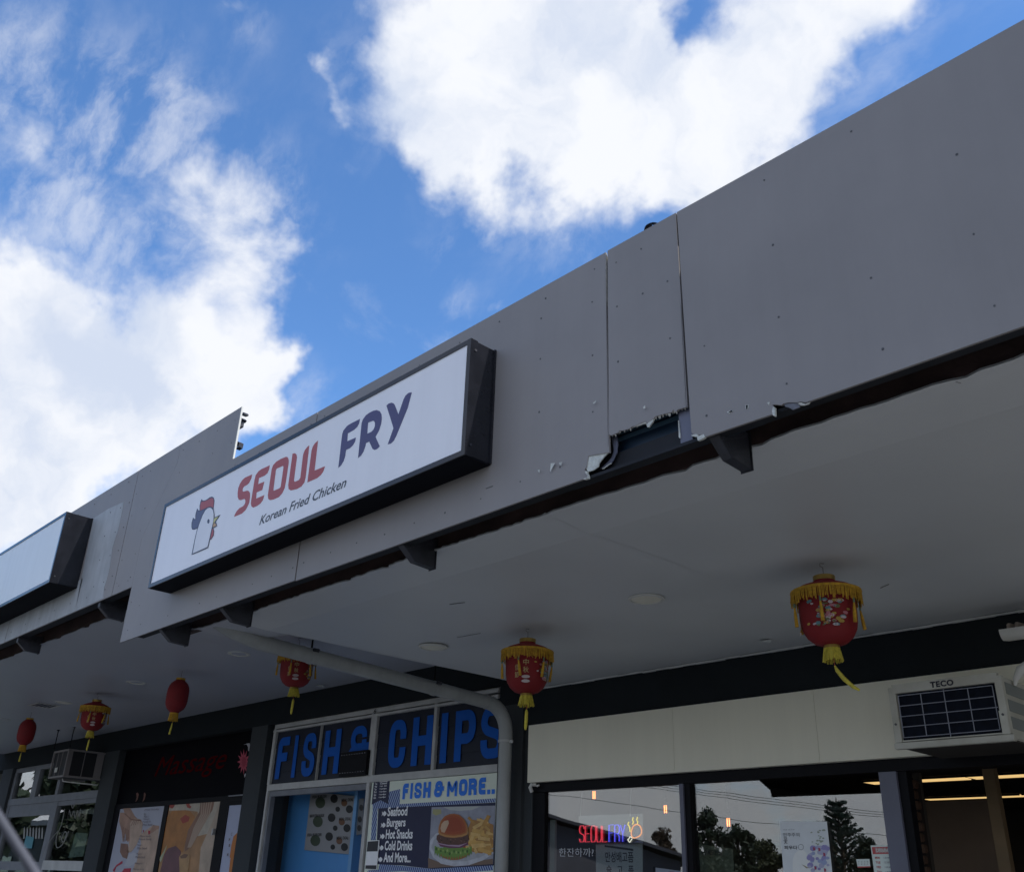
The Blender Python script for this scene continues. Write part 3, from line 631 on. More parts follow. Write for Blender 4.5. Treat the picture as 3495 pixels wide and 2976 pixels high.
for i in range(5):
    mp_(t1, [(120+i*19, 1230+i*12), (126+i*19, 1228+i*12), (150+i*13, 1415-i*8), (144+i*13, 1418-i*8)], 3, skin2, 'finger_line')
    mp_(t1, [(225+i*26, 1230-i*6), (230+i*26, 1230-i*6), (262+i*18, 1170-i*3), (257+i*18, 1168-i*3)], 3, skin2, 'finger_line')
mp_(t1, [(160, 1085), (230, 1150), (340, 1165), (335, 1175), (225, 1165), (150, 1095)], 3, skin2, 'finger_line')
mp_(t1, [(200, 1560), (260, 1535), (310, 1555), (290, 1650), (200, 1700), (150, 1690)], 3, flat('poster_towel', (0.5, 0.5, 0.54)))
for pts in ([(20, 1740), (60, 1680), (130, 1630), (130, 1660), (60, 1700), (35, 1764)], [(120, 1764), (150, 1720), (230, 1715), (220, 1764)], [(425, 1285), (450, 1290), (440, 1330), (425, 1320)], [(360, 1285), (378, 1280), (372, 1310)]):
    mp_(t1, pts, 4, petal, 'petal')
for i, (x, y, w) in enumerate(((385, 1050, 165), (375, 1095, 30), (375, 1122, 55), (370, 1155, 70), (362, 1185, 95), (365, 1218, 105), (330, 1350, 130), (320, 1385, 145), (310, 1415, 20), (300, 1450, 60), (300, 1485, 110), (290, 1550, 60), (280, 1585, 110), (270, 1660, 90), (250, 1725, 130))):
    a = Mq(x, y+16); b = Mq(x+w, y-2)
    text('Massage'[:3+i % 5]+' body'[:max(0, w//25)], a.x, b.x, a.z, a.z+0.026, MYp-0.006, grt, t1)
t2 = mposter('amber spa door poster showing a bamboo tray, petals and a mug', xfr[2], xfr[3], mat('spa_amber', (0.40, 0.22, 0.10), 0.5, var=0.22, vscale=5))
mp_(t2, [(675, 960), (1260, 915), (1190, 1300), (990, 1350), (990, 1070), (850, 1050), (660, 1060)], 1, mat('spa_cream', (0.48, 0.42, 0.33), 0.5, var=0.22, vscale=5))
mp_(t2, [(640, 1130), (700, 1060), (900, 1060), (960, 1130), (870, 1330), (820, 1530), (560, 1560)], 1.5, mat('spa_orange', (0.42, 0.18, 0.05), 0.5, var=0.22, vscale=5))
mp_(t2, [(1025, 1480), (1160, 1180), (1255, 920), (1262, 912), (1140, 1764), (1000, 1764)], 1.6, mat('spa_beige', (0.46, 0.36, 0.27), 0.5, var=0.22, vscale=5))
mp_(t2, [(1025, 930), (1190, 918), (1160, 1050), (1060, 1200), (960, 1370), (880, 1500), (840, 1530), (850, 1420), (880, 1280), (1010, 1070)], 2.4, mat('spa_bamboo', (0.26, 0.14, 0.09), 0.5, var=0.22, vscale=5))
for i in range(5):
    o_ = i*28
    mp_(t2, [(1035+o_, 935), (1046+o_, 935), (1040+o_*0.8, 1100), (960+o_*0.7, 1260), (880+o_*0.3, 1480), (872+o_*0.3, 1480), (945+o_*0.7, 1250), (1025+o_*0.8, 1095)], 3, flat('spa_bamboo_light', (0.42, 0.30, 0.22)), 'stick')
for pts in ([(670, 975), (715, 965), (730, 1000), (700, 1035), (668, 1020)], [(850, 960), (895, 960), (900, 1000), (920, 1010), (905, 1035), (870, 1020)], [(790, 1150), (850, 1105), (900, 1130), (885, 1180), (820, 1205)]):
    mp_(t2, pts, 3.4, flat('spa_petal', (0.36, 0.06, 0.04)), 'petal')
mp_(t2, [(560, 1764), (610, 1560), (650, 1490), (740, 1460), (800, 1520), (790, 1764)], 4, mat('spa_plum', (0.16, 0.07, 0.08), 0.5, var=0.22, vscale=5))
mp_(t2, [(780, 1590), (800, 1555), (880, 1545), (905, 1580), (880, 1764), (785, 1764)], 4.5, mat('spa_mug', (0.42, 0.25, 0.11), 0.5, var=0.22, vscale=5))
mp_(t2, [(790, 1580), (840, 1550), (885, 1560), (860, 1600), (800, 1605)], 5, flat('spa_mug_in', (0.2, 0.11, 0.07)))
mp_(t2, [(550, 1610), (600, 1530), (640, 1450), (635, 1480), (590, 1600), (570, 1650)], 5, flat('spa_grass', (0.45, 0.46, 0.3)))
t3 = mposter('white door poster with an orange curve beside the right hand column', xfr[4], mx1, flat('poster_bluish', (0.42, 0.45, 0.58)), 2.296)
mp_(t3, [(1440, 1310), (1400, 1350), (1375, 1450), (1355, 1590), (1365, 1600), (1345, 1764), (1380, 1764), (1400, 1600), (1430, 1500)], 1, flat('poster_orange', (0.50, 0.17, 0.03)))
for (x, y, s_) in ((1370, 1325, 'C'), (1345, 1385, 'M'), (1345, 1455, 'I'), (1325, 1560, 'M')):
    a = Mq(x, y+18); text(s_, a.x, a.x+0.03, a.z, a.z+0.03, MYp-0.004, grt, t3, offset=0.03)

# --- far left shopfront
LY = YW+0.05
Lq = lambda x, y, Y=LY: at(*c5l(x, y), Y)
lx0, lx1 = -17.32, -13.64
zlt = Lq(400, 820).z
box('transom_bar', lx0, lx1, LY-0.01, LY+0.06, 2.50, 2.60, alu_d, B, bevel=0.004)
box('head_frame', lx0, lx1, LY, LY+0.05, 3.0, 3.065, alu_d, B)
xl = [lx0, Lq(480, 460).x, Lq(690, 820).x]
box('mullion', lx0, lx0+0.12, LY-0.005, LY+0.05, 0, 2.498, alu_d, B); box('mullion', lx0, lx0+0.1, LY-0.005, LY+0.05, 2.602, 3.0, alu_d, B)
box('mullion', Lq(470, 460).x-0.03, Lq(520, 460).x, LY-0.005, LY+0.05, 2.602, 3.0, alu_d, B)
xmid = Lq(640, 1000).x; box('mullion', xmid, xmid+0.22, LY-0.007, LY+0.05, 0, 2.498, alu_d, B); box('mullion', xmid+0.02, xmid+0.12, LY-0.006, LY+0.05, 2.602, 3.0, alu_d, B)
box('door_frame', lx0+0.122, xmid-0.002, LY+0.002, LY+0.05, 2.33, 2.498, alu_d, B)
box('window_sill', xmid+0.222, lx1, LY-0.03, LY+0.05, 1.60, 1.72, alu_m, B); box('door_rail', lx0+0.122, xmid-0.002, LY, LY+0.05, 1.58, 1.70, alu_d, B)
box('window_pane', lx0+0.12, lx1, LY+0.026, LY+0.032, 1.0, 2.5, glass, B); box('window_pane', lx0+0.1, lx1, LY+0.026, LY+0.032, 2.6, 3.0, glass, B)
box('window_frame', xmid+0.222, lx1, LY, LY+0.04, 2.44, 2.498, alu_d, B)
sl = thing('window_script', 'pale looping script lettering painted on the far left shop window', 'lettering')
sc_m = flat('script_white', (0.30, 0.30, 0.28))
def pxtube(name, pts, C, Y, r, m, parent, flatk=1, n=6):
    P_ = [at(*C(*p), Y) for p in pts]
    # smooth with Catmull-Rom
    Rr = []
    for i in range(len(P_)-1):
        p0, p1, p2, p3 = P_[max(i-1, 0)], P_[i], P_[i+1], P_[min(i+2, len(P_)-1)]
        for q in range(4):
            t = q/4; Rr.append(0.5*((2*p1)+(p2-p0)*t+(2*p0-5*p1+4*p2-p3)*t*t+(3*p1-p0-3*p2+p3)*t**3))
    Rr.append(P_[-1])
    mb = MB().tube(Rr, r, n); return mb.obj(name, m, parent, smooth=True)
for pts in ([(535, 1610), (600, 1420), (690, 1290), (740, 1240), (770, 1180), (800, 1060), (820, 960)], [(740, 1240), (710, 1340), (720, 1450), (780, 1420), (830, 1340), (870, 1240)],
            [(760, 1300), (800, 1380), (840, 1280), (820, 1250), (780, 1330)], [(880, 980), (900, 1060), (930, 990), (950, 1080), (980, 980), (1000, 1060), (1020, 960)], [(905, 910), (920, 950), (960, 900), (1060, 892)]):
    pxtube('script_stroke', pts, c5l, LY-0.005, 0.006, sc_m, sl)
gl_ = thing('white_script_card', 'white drip style lettering card inside the far left door', 'card')
for i in range(7):
    x = 290+i*38; pxplate('drip_letter', [(x, 1340), (x+10, 1210), (x+22, 1190), (x+26, 1240), (x+22, 1335)], c5l, LY+0.02, 0.001, sc_m, gl_)
cy = thing('door_notice', 'cyan notice stuck low inside the far left shop door', 'notice')
pxplate('sheet', [(330, 1300), (430, 1320), (400, 1460), (290, 1455)], c5l, LY+0.015, 0.001, flat('cyan_sheet', (0.07, 0.26, 0.32)), cy)
gr = thing('window_notice', 'pale green sheet taped inside the far left shop window', 'notice')
pxplate('sheet', [(960, 1260), (1115, 1270), (1050, 1560), (865, 1575)], c5l, LY+0.05, 0.001, flat('green_sheet', (0.30, 0.40, 0.34)), gr)
ws = thing('window_shelf', 'pale shelf strip seen through the far left shop window', 'shelf')
pxplate('board', [(820, 1000), (1190, 955), (1180, 1030), (1000, 1015)], c5l, LY+0.2, 0.03, flat('shelf_white', (0.36, 0.36, 0.36)), ws)

# --- restaurant (right) shopfront
RY = YW+0.05
g7 = lambda x, y, Y=RY: at(*c7(x, y), Y)
xA, xB, xC = g7(325, 1400).x, g7(1280, 1500).x, g7(1340, 1400).x
xD = at(*c8(850, 1500), RY).x; xE = at(*c8(925, 1764), RY).x
box('window_frame', -5.37, xA, RY-0.01, RY+0.05, 0, 2.238, black_fr, B)
box('mullion', xB+0.03, xC, RY-0.02, RY+0.05, 0, 2.238, black_fr, B); box('mullion', xB, xB+0.03, RY-0.035, RY+0.05, 0, 2.238, slate_fr, B)
box('mullion', xE-0.10, xE, RY-0.03, RY+0.05, 0, 2.238, slate_fr, B)
box('mullion', xE, xE+0.05, RY-0.01, RY+0.05, 0, 2.238, black_fr, B)
box('window_pane', xA, xB, RY+0.01, RY+0.016, 0.4, 2.238, glass, B); _n = [at(*c7(1787, 1128), RY+0.01), at(*c7(1870, 1200), RY+0.01), at(*c7(1878, 1248), RY+0.01)]
plate('window_pane', [(xC, 0.4), (xE-0.1, 0.4), (xE-0.1, _n[2].z-0.004), (_n[2].x, _n[2].z), (_n[1].x, _n[1].z), (_n[0].x, _n[0].z), (_n[0].x-0.002, 2.238), (xC, 2.238)], RY+0.01, 0.006, glass, B)  # notch cut in the pane stands for a dark reflection
box('plinth', -5.37, xE, RY-0.01, RY+0.06, 0, 0.398, black_fr, B)
ip = box('inner_blind', xA-0.05, xA+0.05, RY+0.05, RY+0.07, 0.4, 2.05, mat('pale_blind', (0.3, 0.32, 0.3), 0.7), B)
# door recess to the right: brick-like timber stack, post and panel
post_m = mat('tan_post', (0.22, 0.15, 0.08), 0.6, var=0.15, vscale=4)
i8 = crop(3000, 2550, 4.141)
def I8(x, y, Y): return at(*i8(x, y), Y)
Yp = 6.6
a = I8(1600, 900, Yp); b = I8(1700, 900, Yp); box('door_post', a.x-0.02, b.x+0.01, Yp, Yp+0.06, 0, 2.55, post_m, B)
a = I8(620, 1000, Yp); box('door_post', a.x-0.03, a.x+0.01, Yp, Yp+0.05, 0, 2.45, mat('dark_post', (0.07, 0.06, 0.05), 0.6), B)
Yb = 6.9
box('inner_partition', I8(640, 1000, Yb).x, I8(1740, 1200, Yb).x, Yb, Yb+0.05, 0, 2.22, mat('tan_panel', (0.16, 0.11, 0.075), 0.7, var=0.2, vscale=1.2), B)
st = MB()
box('log_backing', I8(400, 1000, 6.5).x, I8(600, 1000, 6.5).x, 6.5, 6.55, 0, 2.3, mat('dark_backing', (0.03, 0.02, 0.018), 0.8), B)
logm = mat('stacked_timber', (0.10, 0.055, 0.035), 0.8, var=0.4, vscale=15)
for i in range(12):
    z = 1.55+i*0.065; o_ = box('timber_slat', I8(430, 1000, 6.45).x+0.01*(i % 3), I8(590, 1000, 6.45).x-0.01*((i+1) % 2), 6.44, 6.495, z, z+0.05, logm, B, bevel=0.006)
# ceiling troffers inside the restaurant
tro = mat('warm_diffuser', (0.8, 0.7, 0.5), 0.5, emit=(1.0, 0.66, 0.26), es=0.75)
TR = [('long warm ceiling light behind the mullion, front row left', -4.38, -3.50, 8.48, 8.76), ('long warm ceiling light over the doorway, front row right', -3.455, -2.2, 8.48, 8.76),
      ('long warm ceiling light in the back row, left of the tan post', -4.63, -3.66, 10.19, 10.44), ('warm ceiling light in the back row at the right frame edge', -3.60, -2.6, 10.19, 10.44)]
for lb, x0, x1, y0, y1 in TR:
    t = thing('ceiling_light', lb, 'ceiling light', group='warm ceiling lights inside the restaurant')
    box('diffuser', x0, x1, y0, y1, 2.548, 2.556, tro, t); MB().box(x0-0.02, x1+0.02, y0-0.02, y0-0.001, 2.54, 2.558).box(x0-0.02, x1+0.02, y1+0.001, y1+0.02, 2.54, 2.558).obj('frame', black_fr, t)
# pendant filament lamps
fil = mat('filament', (1, .6, .3), 0.5, emit=(1.0, 0.27, 0.07), es=4)
n8 = crop(1850, 2700, 4.144)
for lb, (px, py) in (('left filament lamp glowing inside the restaurant window', (735, 50)), ('middle filament lamp glowing left of the mullion', (1745, 250)), ('right filament lamp glowing between the trees', (2635, 435))):
    t = thing('pendant_lamp', lb, 'lamp', group='glowing filament lamps inside the restaurant')
    p = at(*n8(px, py), 5.75 if px < 800 else 6.3); mb = MB()
    for dx in (-0.009, 0.009): mb.tube([p+Vector((dx, 0, -0.028)), p+Vector((dx, 0, 0.028))], 0.004, 6)
    mb.obj('filament', fil, t)
    MB().tube([p+Vector((0, 0, 0.075)), Vector((p.x, p.y, 2.56))], 0.003, 5).obj('cord', black_fr, t)
    MB().lathe(p, [(0.012, 0.08), (0.02, 0.065), (0.02, 0.05)], 10, True).obj('socket', black_fr, t)
# LED neon sign
ne = thing('neon_sign', 'lit red and blue SEOUL FRY neon sign on a clear acrylic sheet', 'sign')
NY = RY+0.11
a = at(*n8(518, 342), NY); b = at(*n8(1432, 752), NY)
box('acrylic_sheet', a.x, b.x, NY, NY+0.005, 1.885, 2.078, glassmat('acrylic', (0.75, 0.78, 0.78), 0.13), ne)
nr = mat('neon_red', (.6, .05, .08), 0.4, emit=(1.0, 0.06, 0.10), es=0.75); nb_ = mat('neon_blue', (.1, .1, .6), 0.4, emit=(0.10, 0.10, 1.0), es=1.0)
ny = mat('neon_yellow', (.6, .5, .05), 0.4, emit=(1.0, 0.75, 0.04), es=1.0); no = mat('neon_orange', (.6, .3, .05), 0.4, emit=(1.0, 0.30, 0.05), es=1.0); nw = mat('neon_white', (.7, .7, .6), 0.4, emit=(1.0, 0.95, 0.8), es=1.0)
def neon_text(word, xa, xb, yt, yb, m):
    n = len(word)
    for i, ch in enumerate(word):
        x0 = xa+(xb-xa)*i/n+5; x1 = xa+(xb-xa)*(i+0.86)/n
        for path in GLY[ch]:
            pts = [(x0+(x1-x0)*p[0], yb+(yt-yb)*p[1]-(p[0]*6)) for p in path]
            for off in (0, 1):
                q = [(u+off*9, v) for u, v in pts]
                MB().tube([at(*n8(*w_), NY-0.006) for w_ in q], 0.0022, 5).obj('neon_tube', m, ne)
neon_text('SEOUL', 522, 925, 488, 715, nr); neon_text('FRY', 938, 1180, 475, 712, nb_)
for pts in ([(1300, 480), (1340, 465), (1385, 490), (1408, 550), (1395, 610), (1345, 645), (1290, 655), (1262, 610), (1265, 560), (1285, 500), (1305, 478)],): pxtube('neon_tube', pts, n8, NY-0.006, 0.004, no, ne)
for pts in ([(1290, 365), (1280, 400), (1290, 430), (1278, 465)], [(1350, 360), (1340, 400), (1352, 430), (1345, 465)], [(1228, 430), (1215, 465), (1240, 510), (1245, 570)]): pxtube('neon_tube', pts, n8, NY-0.006, 0.0035, ny, ne)
pxtube('neon_tube', [(1270, 650), (1245, 640), (1230, 665), (1212, 680), (1225, 700), (1240, 718), (1252, 700), (1275, 665)], n8, NY-0.006, 0.003, nw, ne)
for px in (545, 1245):
    MB().tube([at(*n8(px, 345), NY), Vector((at(*n8(px, 345), NY).x+0.02, NY, 2.3))], 0.0012, 4).obj('hanging_wire', white_p, ne)
# posters in the restaurant windows
q6 = crop(2600, 2700, 4.144)
kp = thing('window_poster', 'white Korean poster with lilac flowers hanging in the restaurant window', 'poster')
KY = RY-0.004
K = lambda pts, k, m, nm='picture_shape': pxplate(nm, pts, q6, KY-0.001*k, 0.0006, m, kp)
K([(250, 415), (920, 425), (1010, 1250), (315, 1250)], 0, flat('kposter_white', (0.72, 0.75, 0.76)), 'sheet')
tx = flat('kposter_ink', (0.08, 0.085, 0.10)); txl = flat('kposter_ink_light', (0.25, 0.26, 0.28))
def ktext(s_, xa, ya, xb, yb, m, C=q6, Y=KY-0.003, par=kp, off=0.0):
    a = at(*C(xa, yb), Y); b = at(*C(xb, ya), Y); text(s_, a.x, b.x, a.z, a.z+abs(at(*C(xa, ya), Y).z-a.z), Y, m, par, offset=off)
ktext('민주주의', 305, 585, 530, 640, tx); ktext('꽃', 310, 650, 360, 740, tx); ktext('피우다', 320, 765, 500, 820, tx, off=0.02)
ktext('서울 공모전', 300, 530, 460, 550, txl)
K([(535+38*math.cos(i*.35)*(1 if True else 1)+18, 785+42*math.sin(i*.35)) for i in range(18)], 1, tx, 'ring')
K([(535+33*math.cos(i*.35)+18, 785+37*math.sin(i*.35)) for i in range(18)], 2, flat('kposter_white', (0.72, 0.75, 0.76)), 'ring')
K([(440, 950), (470, 870), (530, 825), (600, 830), (650, 900), (690, 1000), (720, 1144), (730, 1250), (450, 1250), (435, 1060)], 1, flat('kposter_pale', (0.82, 0.83, 0.80)))
kl = [flat('petal_lilac', (0.30, 0.27, 0.52)), flat('petal_blue', (0.34, 0.40, 0.60)), flat('petal_pale', (0.44, 0.44, 0.60)), flat('petal_green', (0.34, 0.38, 0.30))]
rr = random.Random(9)
for i in range(46):
    cx = rr.uniform(650, 940); cy = rr.uniform(780, 1230); 
    if cx > 930+(cy-780)*0.1: continue
    r_ = rr.uniform(22, 48); K([(cx+r_*math.cos(q*0.9), cy+r_*0.9*math.sin(q*0.9)) for q in range(7)], 2+i*0.02, kl[i % 3], 'petal')
for i in range(20):
    cx = rr.uniform(700, 890); cy = rr.uniform(540, 760); r_ = rr.uniform(10, 24); K([(cx+r_*math.cos(q*1.0), cy+r_*0.6*math.sin(q*1.0)) for q in range(6)], 2+i*0.02, kl[3], 'leaf')
for (cx, cy) in ((735, 810), (810, 820), (755, 1080), (880, 890), (890, 1110)):
    K([(cx-14, cy-28), (cx+16, cy-18), (cx+20, cy+18), (cx-6, cy+26)], 3.4, flat('petal_heart', (0.36, 0.05, 0.10)), 'stamen')
K([(565, 1030), (600, 1045), (670, 1080), (630, 1085), (600, 1060)], 3.5, flat('kposter_bird', (0.35, 0.30, 0.2)), 'bird')
hp = thing('hours_sheet', 'opening hours sheet with a red header at the right edge of the restaurant glass', 'notice')
hpw = flat('hours_white', (0.70, 0.78, 0.72)); hred = flat('hours_red', (0.50, 0.08, 0.08))
H = lambda pts, k, m, nm='panel': pxplate(nm, pts, q6, KY-0.001*k, 0.0006, m, hp)
H([(1538, 762), (1975, 752), (2040, 1250), (1605, 1250)], 0, hpw, 'sheet'); H([(1555, 785), (1968, 778), (1985, 880), (1570, 885)], 1, hred, 'header')
for i in range(9): H([(1600+i*42, 795+(i % 3)*12), (1625+i*42, 790), (1640+i*42, 865), (1612+i*42, 870)], 2, flat('hours_pink', (0.52, 0.3, 0.3)), 'pattern')
ktext('OPENING HOURS', 1620, 805, 1960, 855, hpw, Y=KY-0.0035, par=hp, off=0.02)
for i, d_ in enumerate(('MON', 'TUE', 'WED', 'THU')):
    y = 920+i*66; dx = i*9
    ktext(d_, 1605+dx, y, 1665+dx, y+32, hred, par=hp, off=0.02); ktext('TO', 1832+dx, y, 1868+dx, y+32, hred, par=hp, off=0.02)
    if d_ == 'TUE': ktext('CLOSED', 1725+dx, y+2, 1810+dx, y+28, grt, par=hp)
    else: ktext('11:30 AM', 1720+dx, y+6, 1805+dx, y+26, grt, par=hp, off=0.01); ktext('09:00 PM', 1890+dx, y+4, 1985+dx, y+24, grt, par=hp, off=0.01)
cl = thing('desk_calendar', 'tiny white calendar card with a red foot between the two window posters', 'calendar')
pxplate('card', [(1335, 957), (1522, 952), (1535, 1055), (1355, 1062)], q6, KY, 0.001, hpw, cl); pxplate('foot', [(1353, 1060), (1535, 1055), (1537, 1070), (1358, 1078)], q6, KY-0.001, 0.001, hred, cl)
for i in range(2): ktext('1 2 3 4', 1370, 985+i*32, 1505, 1000+i*32, grt, Y=KY-0.0015, par=cl)
s1 = thing('window_notice', 'translucent Korean notice sheet directly below the neon sign', 'notice')
shm = flat('sheet_grey', (0.42, 0.46, 0.47)); shd_ = flat('sheet_ink', (0.018, 0.02, 0.035))
SY = RY+0.16
pxplate('sheet', [(760, 740), (1420, 700), (1425, 1300), (765, 1300)], n8, SY, 0.001, shm, s1)
pxplate('bar', [(885, 755), (1290, 810), (1290, 840), (885, 785)], n8, SY-0.001, 0.0006, shd_, s1)
ktext('만성배고픔', 895, 850, 1290, 1000, shd_, C=n8, Y=SY-0.002, par=s1, off=0.02)
ktext('술   고   픔', 910, 1040, 1295, 1170, shd_, C=n8, Y=SY-0.002, par=s1, off=0.02)
hw = thing('handwriting', 'white marker Korean handwriting on the lower left restaurant glass', 'lettering')
mk = flat('marker_white', (0.5, 0.52, 0.54))
ktext('한잔하까?', 240, 800, 730, 920, mk, C=n8, Y=RY-0.002, par=hw)
s2 = thing('window_notice', 'olive Korean notice sheet right of the dark mullion', 'notice')
n5 = crop(2100, 2650, 3.4533)
pxplate('sheet', [(950, 785), (1385, 850), (1410, 1300), (975, 1300)], n5, SY, 0.001, flat('sheet_olive', (0.16, 0.17, 0.12)), s2)
ktext('어서오세요반갑', 960, 855, 1255, 925, shd_, C=n5, Y=SY-0.002, par=s2, off=0.02)
s3 = thing('window_notice', 'white framed picture card at the bottom edge left of the mullion', 'notice')
pxplate('frame', [(445, 1060), (830, 1108), (830, 1250), (445, 1250)], n5, KY+0.02, 0.002, black_fr, s3); pxplate('sheet', [(475, 1068), (826, 1116), (826, 1250), (475, 1250)], n5, KY+0.018, 0.002, flat('card_blueish', (0.4, 0.42, 0.5)), s3)
ktext('서울', 625, 1110, 690, 1150, hred, C=n5, Y=KY+0.016, par=s3)
# cream signboard over the windows
cb = thing('signboard', 'long blank cream signboard fixed above the restaurant windows', 'signboard')
box('panel', -5.375, -4.0, YW-0.022, YW+0.028, 2.305, 2.72, cream_b, cb); box('panel', -3.998, -2.95, YW-0.022, YW+0.028, 2.305, 2.72, cream_b, cb); box('panel', -2.948, -1.5, YW-0.022, YW+0.028, 2.305, 2.72, cream_b, cb)
# small pipe stub left of restaurant header
sp = thing('pipe_stub', 'small white elbow stub poking out beside the restaurant window header', 'pipe')
p = at(1700+220/2.014, 2100+1190/2.014, YW-0.02)
MB().tube([p+Vector((0, 0.02, -0.02)), p+Vector((0, 0.0, 0.01)), p+Vector((0.015, 0.0, 0.03)), p+Vector((0.03, 0.03, 0.03))], 0.014, 8).obj('elbow', white_p, sp, smooth=True)
MB().tube([p+Vector((0.05, 0.02, 0.018)), p+Vector((0.075, 0.02, 0.024))], 0.007, 6).obj('nozzle', white_p, sp, smooth=True)

# ------------------------------------------------------------------ awning
A = thing('awning', 'grey panelled awning with torn lower edge running over the footpath', 'awning')
Fp = lambda pts, C, Y=YF: [(at(*C(*p), Y).x, at(*C(*p), Y).z) for p in pts]
ztop, zbot, ztopL, zbotL = 1.6+0.9745*YF, 1.6+0.5715*YF, 1.6+1.128*YF, 1.6+0.7295*YF
xS = -2.637*YF      # left edge of the long spike panel
xTip = -2.139*YF    # end of the tall part
xAB, xBC, xCD = -1.741*YF, -0.8585*YF, -0.7105*YF
TH = 0.009
def panel(loop, Y=YF, m=fascia_m):
    return plate('fascia_panel', loop, Y, TH, m, A)
GAP = 0.0055
pA = panel([(xS, zbot), (xAB-GAP, zbot+0.004), (xAB-GAP/2, ztop), (xTip-0.003, ztop), (xTip, ztopL), (xS+0.36, ztopL), (xS+0.355, ztopL-0.14), (xS, zbotL+0.35)])
xNS = at(474, 1608, YF).x
pS = panel([(xNS+0.004, zbotL), (xS-0.002, zbotL), (xS-0.002, zbotL+0.35), (xS+0.353, ztopL-0.14), (xS+0.357, ztopL), (xNS+0.004, ztopL)])
# torn edge of panel C, traced
z5 = crop(1960, 1380, 4.504)
tearC = Fp([(538, 740), (490, 745), (400, 760), (215, 795), (205, 870), (190, 960), (160, 1000), (175, 1060), (205, 1090), (215, 1130), (150, 1145)], z5)
pC = panel([(xAB+GAP, zbot+0.0)] + tearC[::-1] + [(xBC-GAP, ztop), (xAB+GAP, ztop)])
coreC = Fp([(525, 745), (490, 775), (440, 830), (385, 905), (370, 960), (300, 1010), (215, 1035), (200, 1020), (185, 985), (195, 950), (215, 860), (218, 795), (400, 760)], z5, YF+0.004)
plate('torn_core', coreC, YF+0.0035, 0.004, board_core, A)
plate('torn_core', Fp([(150, 1145), (215, 1133), (210, 1090), (180, 1060), (175, 1030), (205, 1030), (200, 1060), (222, 1100), (222, 1140), (160, 1158)], z5), YF-0.004, 0.012, board_core, A)
tearD = Fp([(535, 465), (575, 478), (620, 455), (680, 432), (690, 405), (760, 400), (850, 372), (880, 345), (950, 325), (1040, 280), (1105, 258), (1120, 300), (1150, 265), (1215, 225), (1240, 190), (1300, 170), (1400, 140), (1500, 122), (1520, 85), (1560, 118), (1590, 80), (1740, 38)], z5)
zdt = 1.6+0.9755*YF
pD = panel([(xBC+GAP, zdt)] + tearD + [(xCD-GAP, zdt)])
ragged = MB()
for i in range(len(tearD)-1):
    a, b = tearD[i], tearD[i+1]
    n_ = max(1, int(math.hypot(b[0]-a[0], b[1]-a[1])/0.012))
    for q in range(n_):
        t = q/n_; x = a[0]+(b[0]-a[0])*t; z = a[1]+(b[1]-a[1])*t; s_ = random.uniform(0.003, 0.010)
        ragged.add([(x-s_, YF+0.002, z+0.004), (x+s_, YF+0.001, z+0.003), (x+s_*0.3, YF+0.006, z-s_*1.2), (x-s_*.5, YF+0.010, z-s_)], [(0, 1, 2, 3)])
ragged.obj('frayed_edge', edge_m, A, kind='stuff')
plate('torn_core', Fp([(1115, 265), (1222, 225), (1200, 270), (1140, 350), (1115, 345), (1112, 300)], z5), YF+0.001, 0.006, board_core, A)
plate('torn_core', Fp([(870, 365), (930, 330), (1020, 285), (1100, 262), (1105, 285), (1050, 305), (960, 335), (900, 350)], z5), YF+0.002, 0.004, edge_m, A)
# white cut edge of D beside the gap
box('cut_edge', xCD-GAP-0.0005, xCD-GAP+0.0014, YF, YF+TH, at(1960+1740/4.504, 1380+38/4.504, YF).z, zdt-0.42, board_core, A)
box('cut_edge', xCD-GAP-0.0005, xCD-GAP+0.0010, YF+0.001, YF+TH+0.001, zdt-0.419, zdt-0.005, black_fr, A)  # black strip over the sunlit edge, gap shade put into its colour
box('cut_edge', xBC-GAP-0.0005, xBC-GAP+0.0015, YF, YF+TH, zbot+0.10, ztop-0.005, edge_m, A)
e6 = crop(2550, 1340, 6.907)
YE = YF-0.008
tearE = Fp([(560, 520), (610, 515), (650, 550), (655, 360), (590, 290), (660, 280), (800, 295), (860, 260), (960, 235), (1060, 230), (1180, 235), (1270, 210), (1370, 235), (1500, 190)], e6, YE)
leftE = Fp([(1770, 20), (1800, 420), (1825, 470)], z5, YE)
zE = 1.6+0.571*YE
crn = Fp([(1810, 485), (1990, 465), (2010, 500)], z5, YE)
pE = panel([(xCD+GAP, 1.6+0.9755*YE), (leftE[0][0], leftE[0][1]), (leftE[1][0], leftE[1][1]), (leftE[2][0]+0.0, leftE[2][1])] + [crn[1], crn[2]] + tearE + [(1.6, zE-0.004), (1.6, 1.6+0.9755*YE)], YE)
plate('torn_core', Fp([(1890, 500), (1990, 462), (2015, 505), (1975, 530), (1905, 560)], z5, YE), YE-0.002, 0.010, board_core, A)
plate('torn_core', Fp([(1800, 480), (1880, 460), (1905, 470), (1900, 500), (1820, 492)], z5, YE), YE-0.003, 0.008, board_core, A)
plate('torn_core', Fp([(612, 330), (655, 350), (655, 552), (612, 545), (590, 440)], e6, YE), YE-0.001, 0.010, board_core, A)
plate('peeled_layer', Fp([(865, 265), (1060, 235), (1180, 240), (1235, 330), (1060, 400), (990, 350), (880, 320)], e6, YE), YE+0.003, 0.004, mat('peeled_paint', (0.13, 0.135, 0.16), 0.6, var=0.3, vscale=40), A)
plate('torn_core', Fp([(1180, 245), (1260, 230), (1370, 265), (1480, 220), (1440, 270), (1330, 300), (1250, 300)], e6, YE), YE+0.001, 0.004, edge_m, A)
chips = MB()
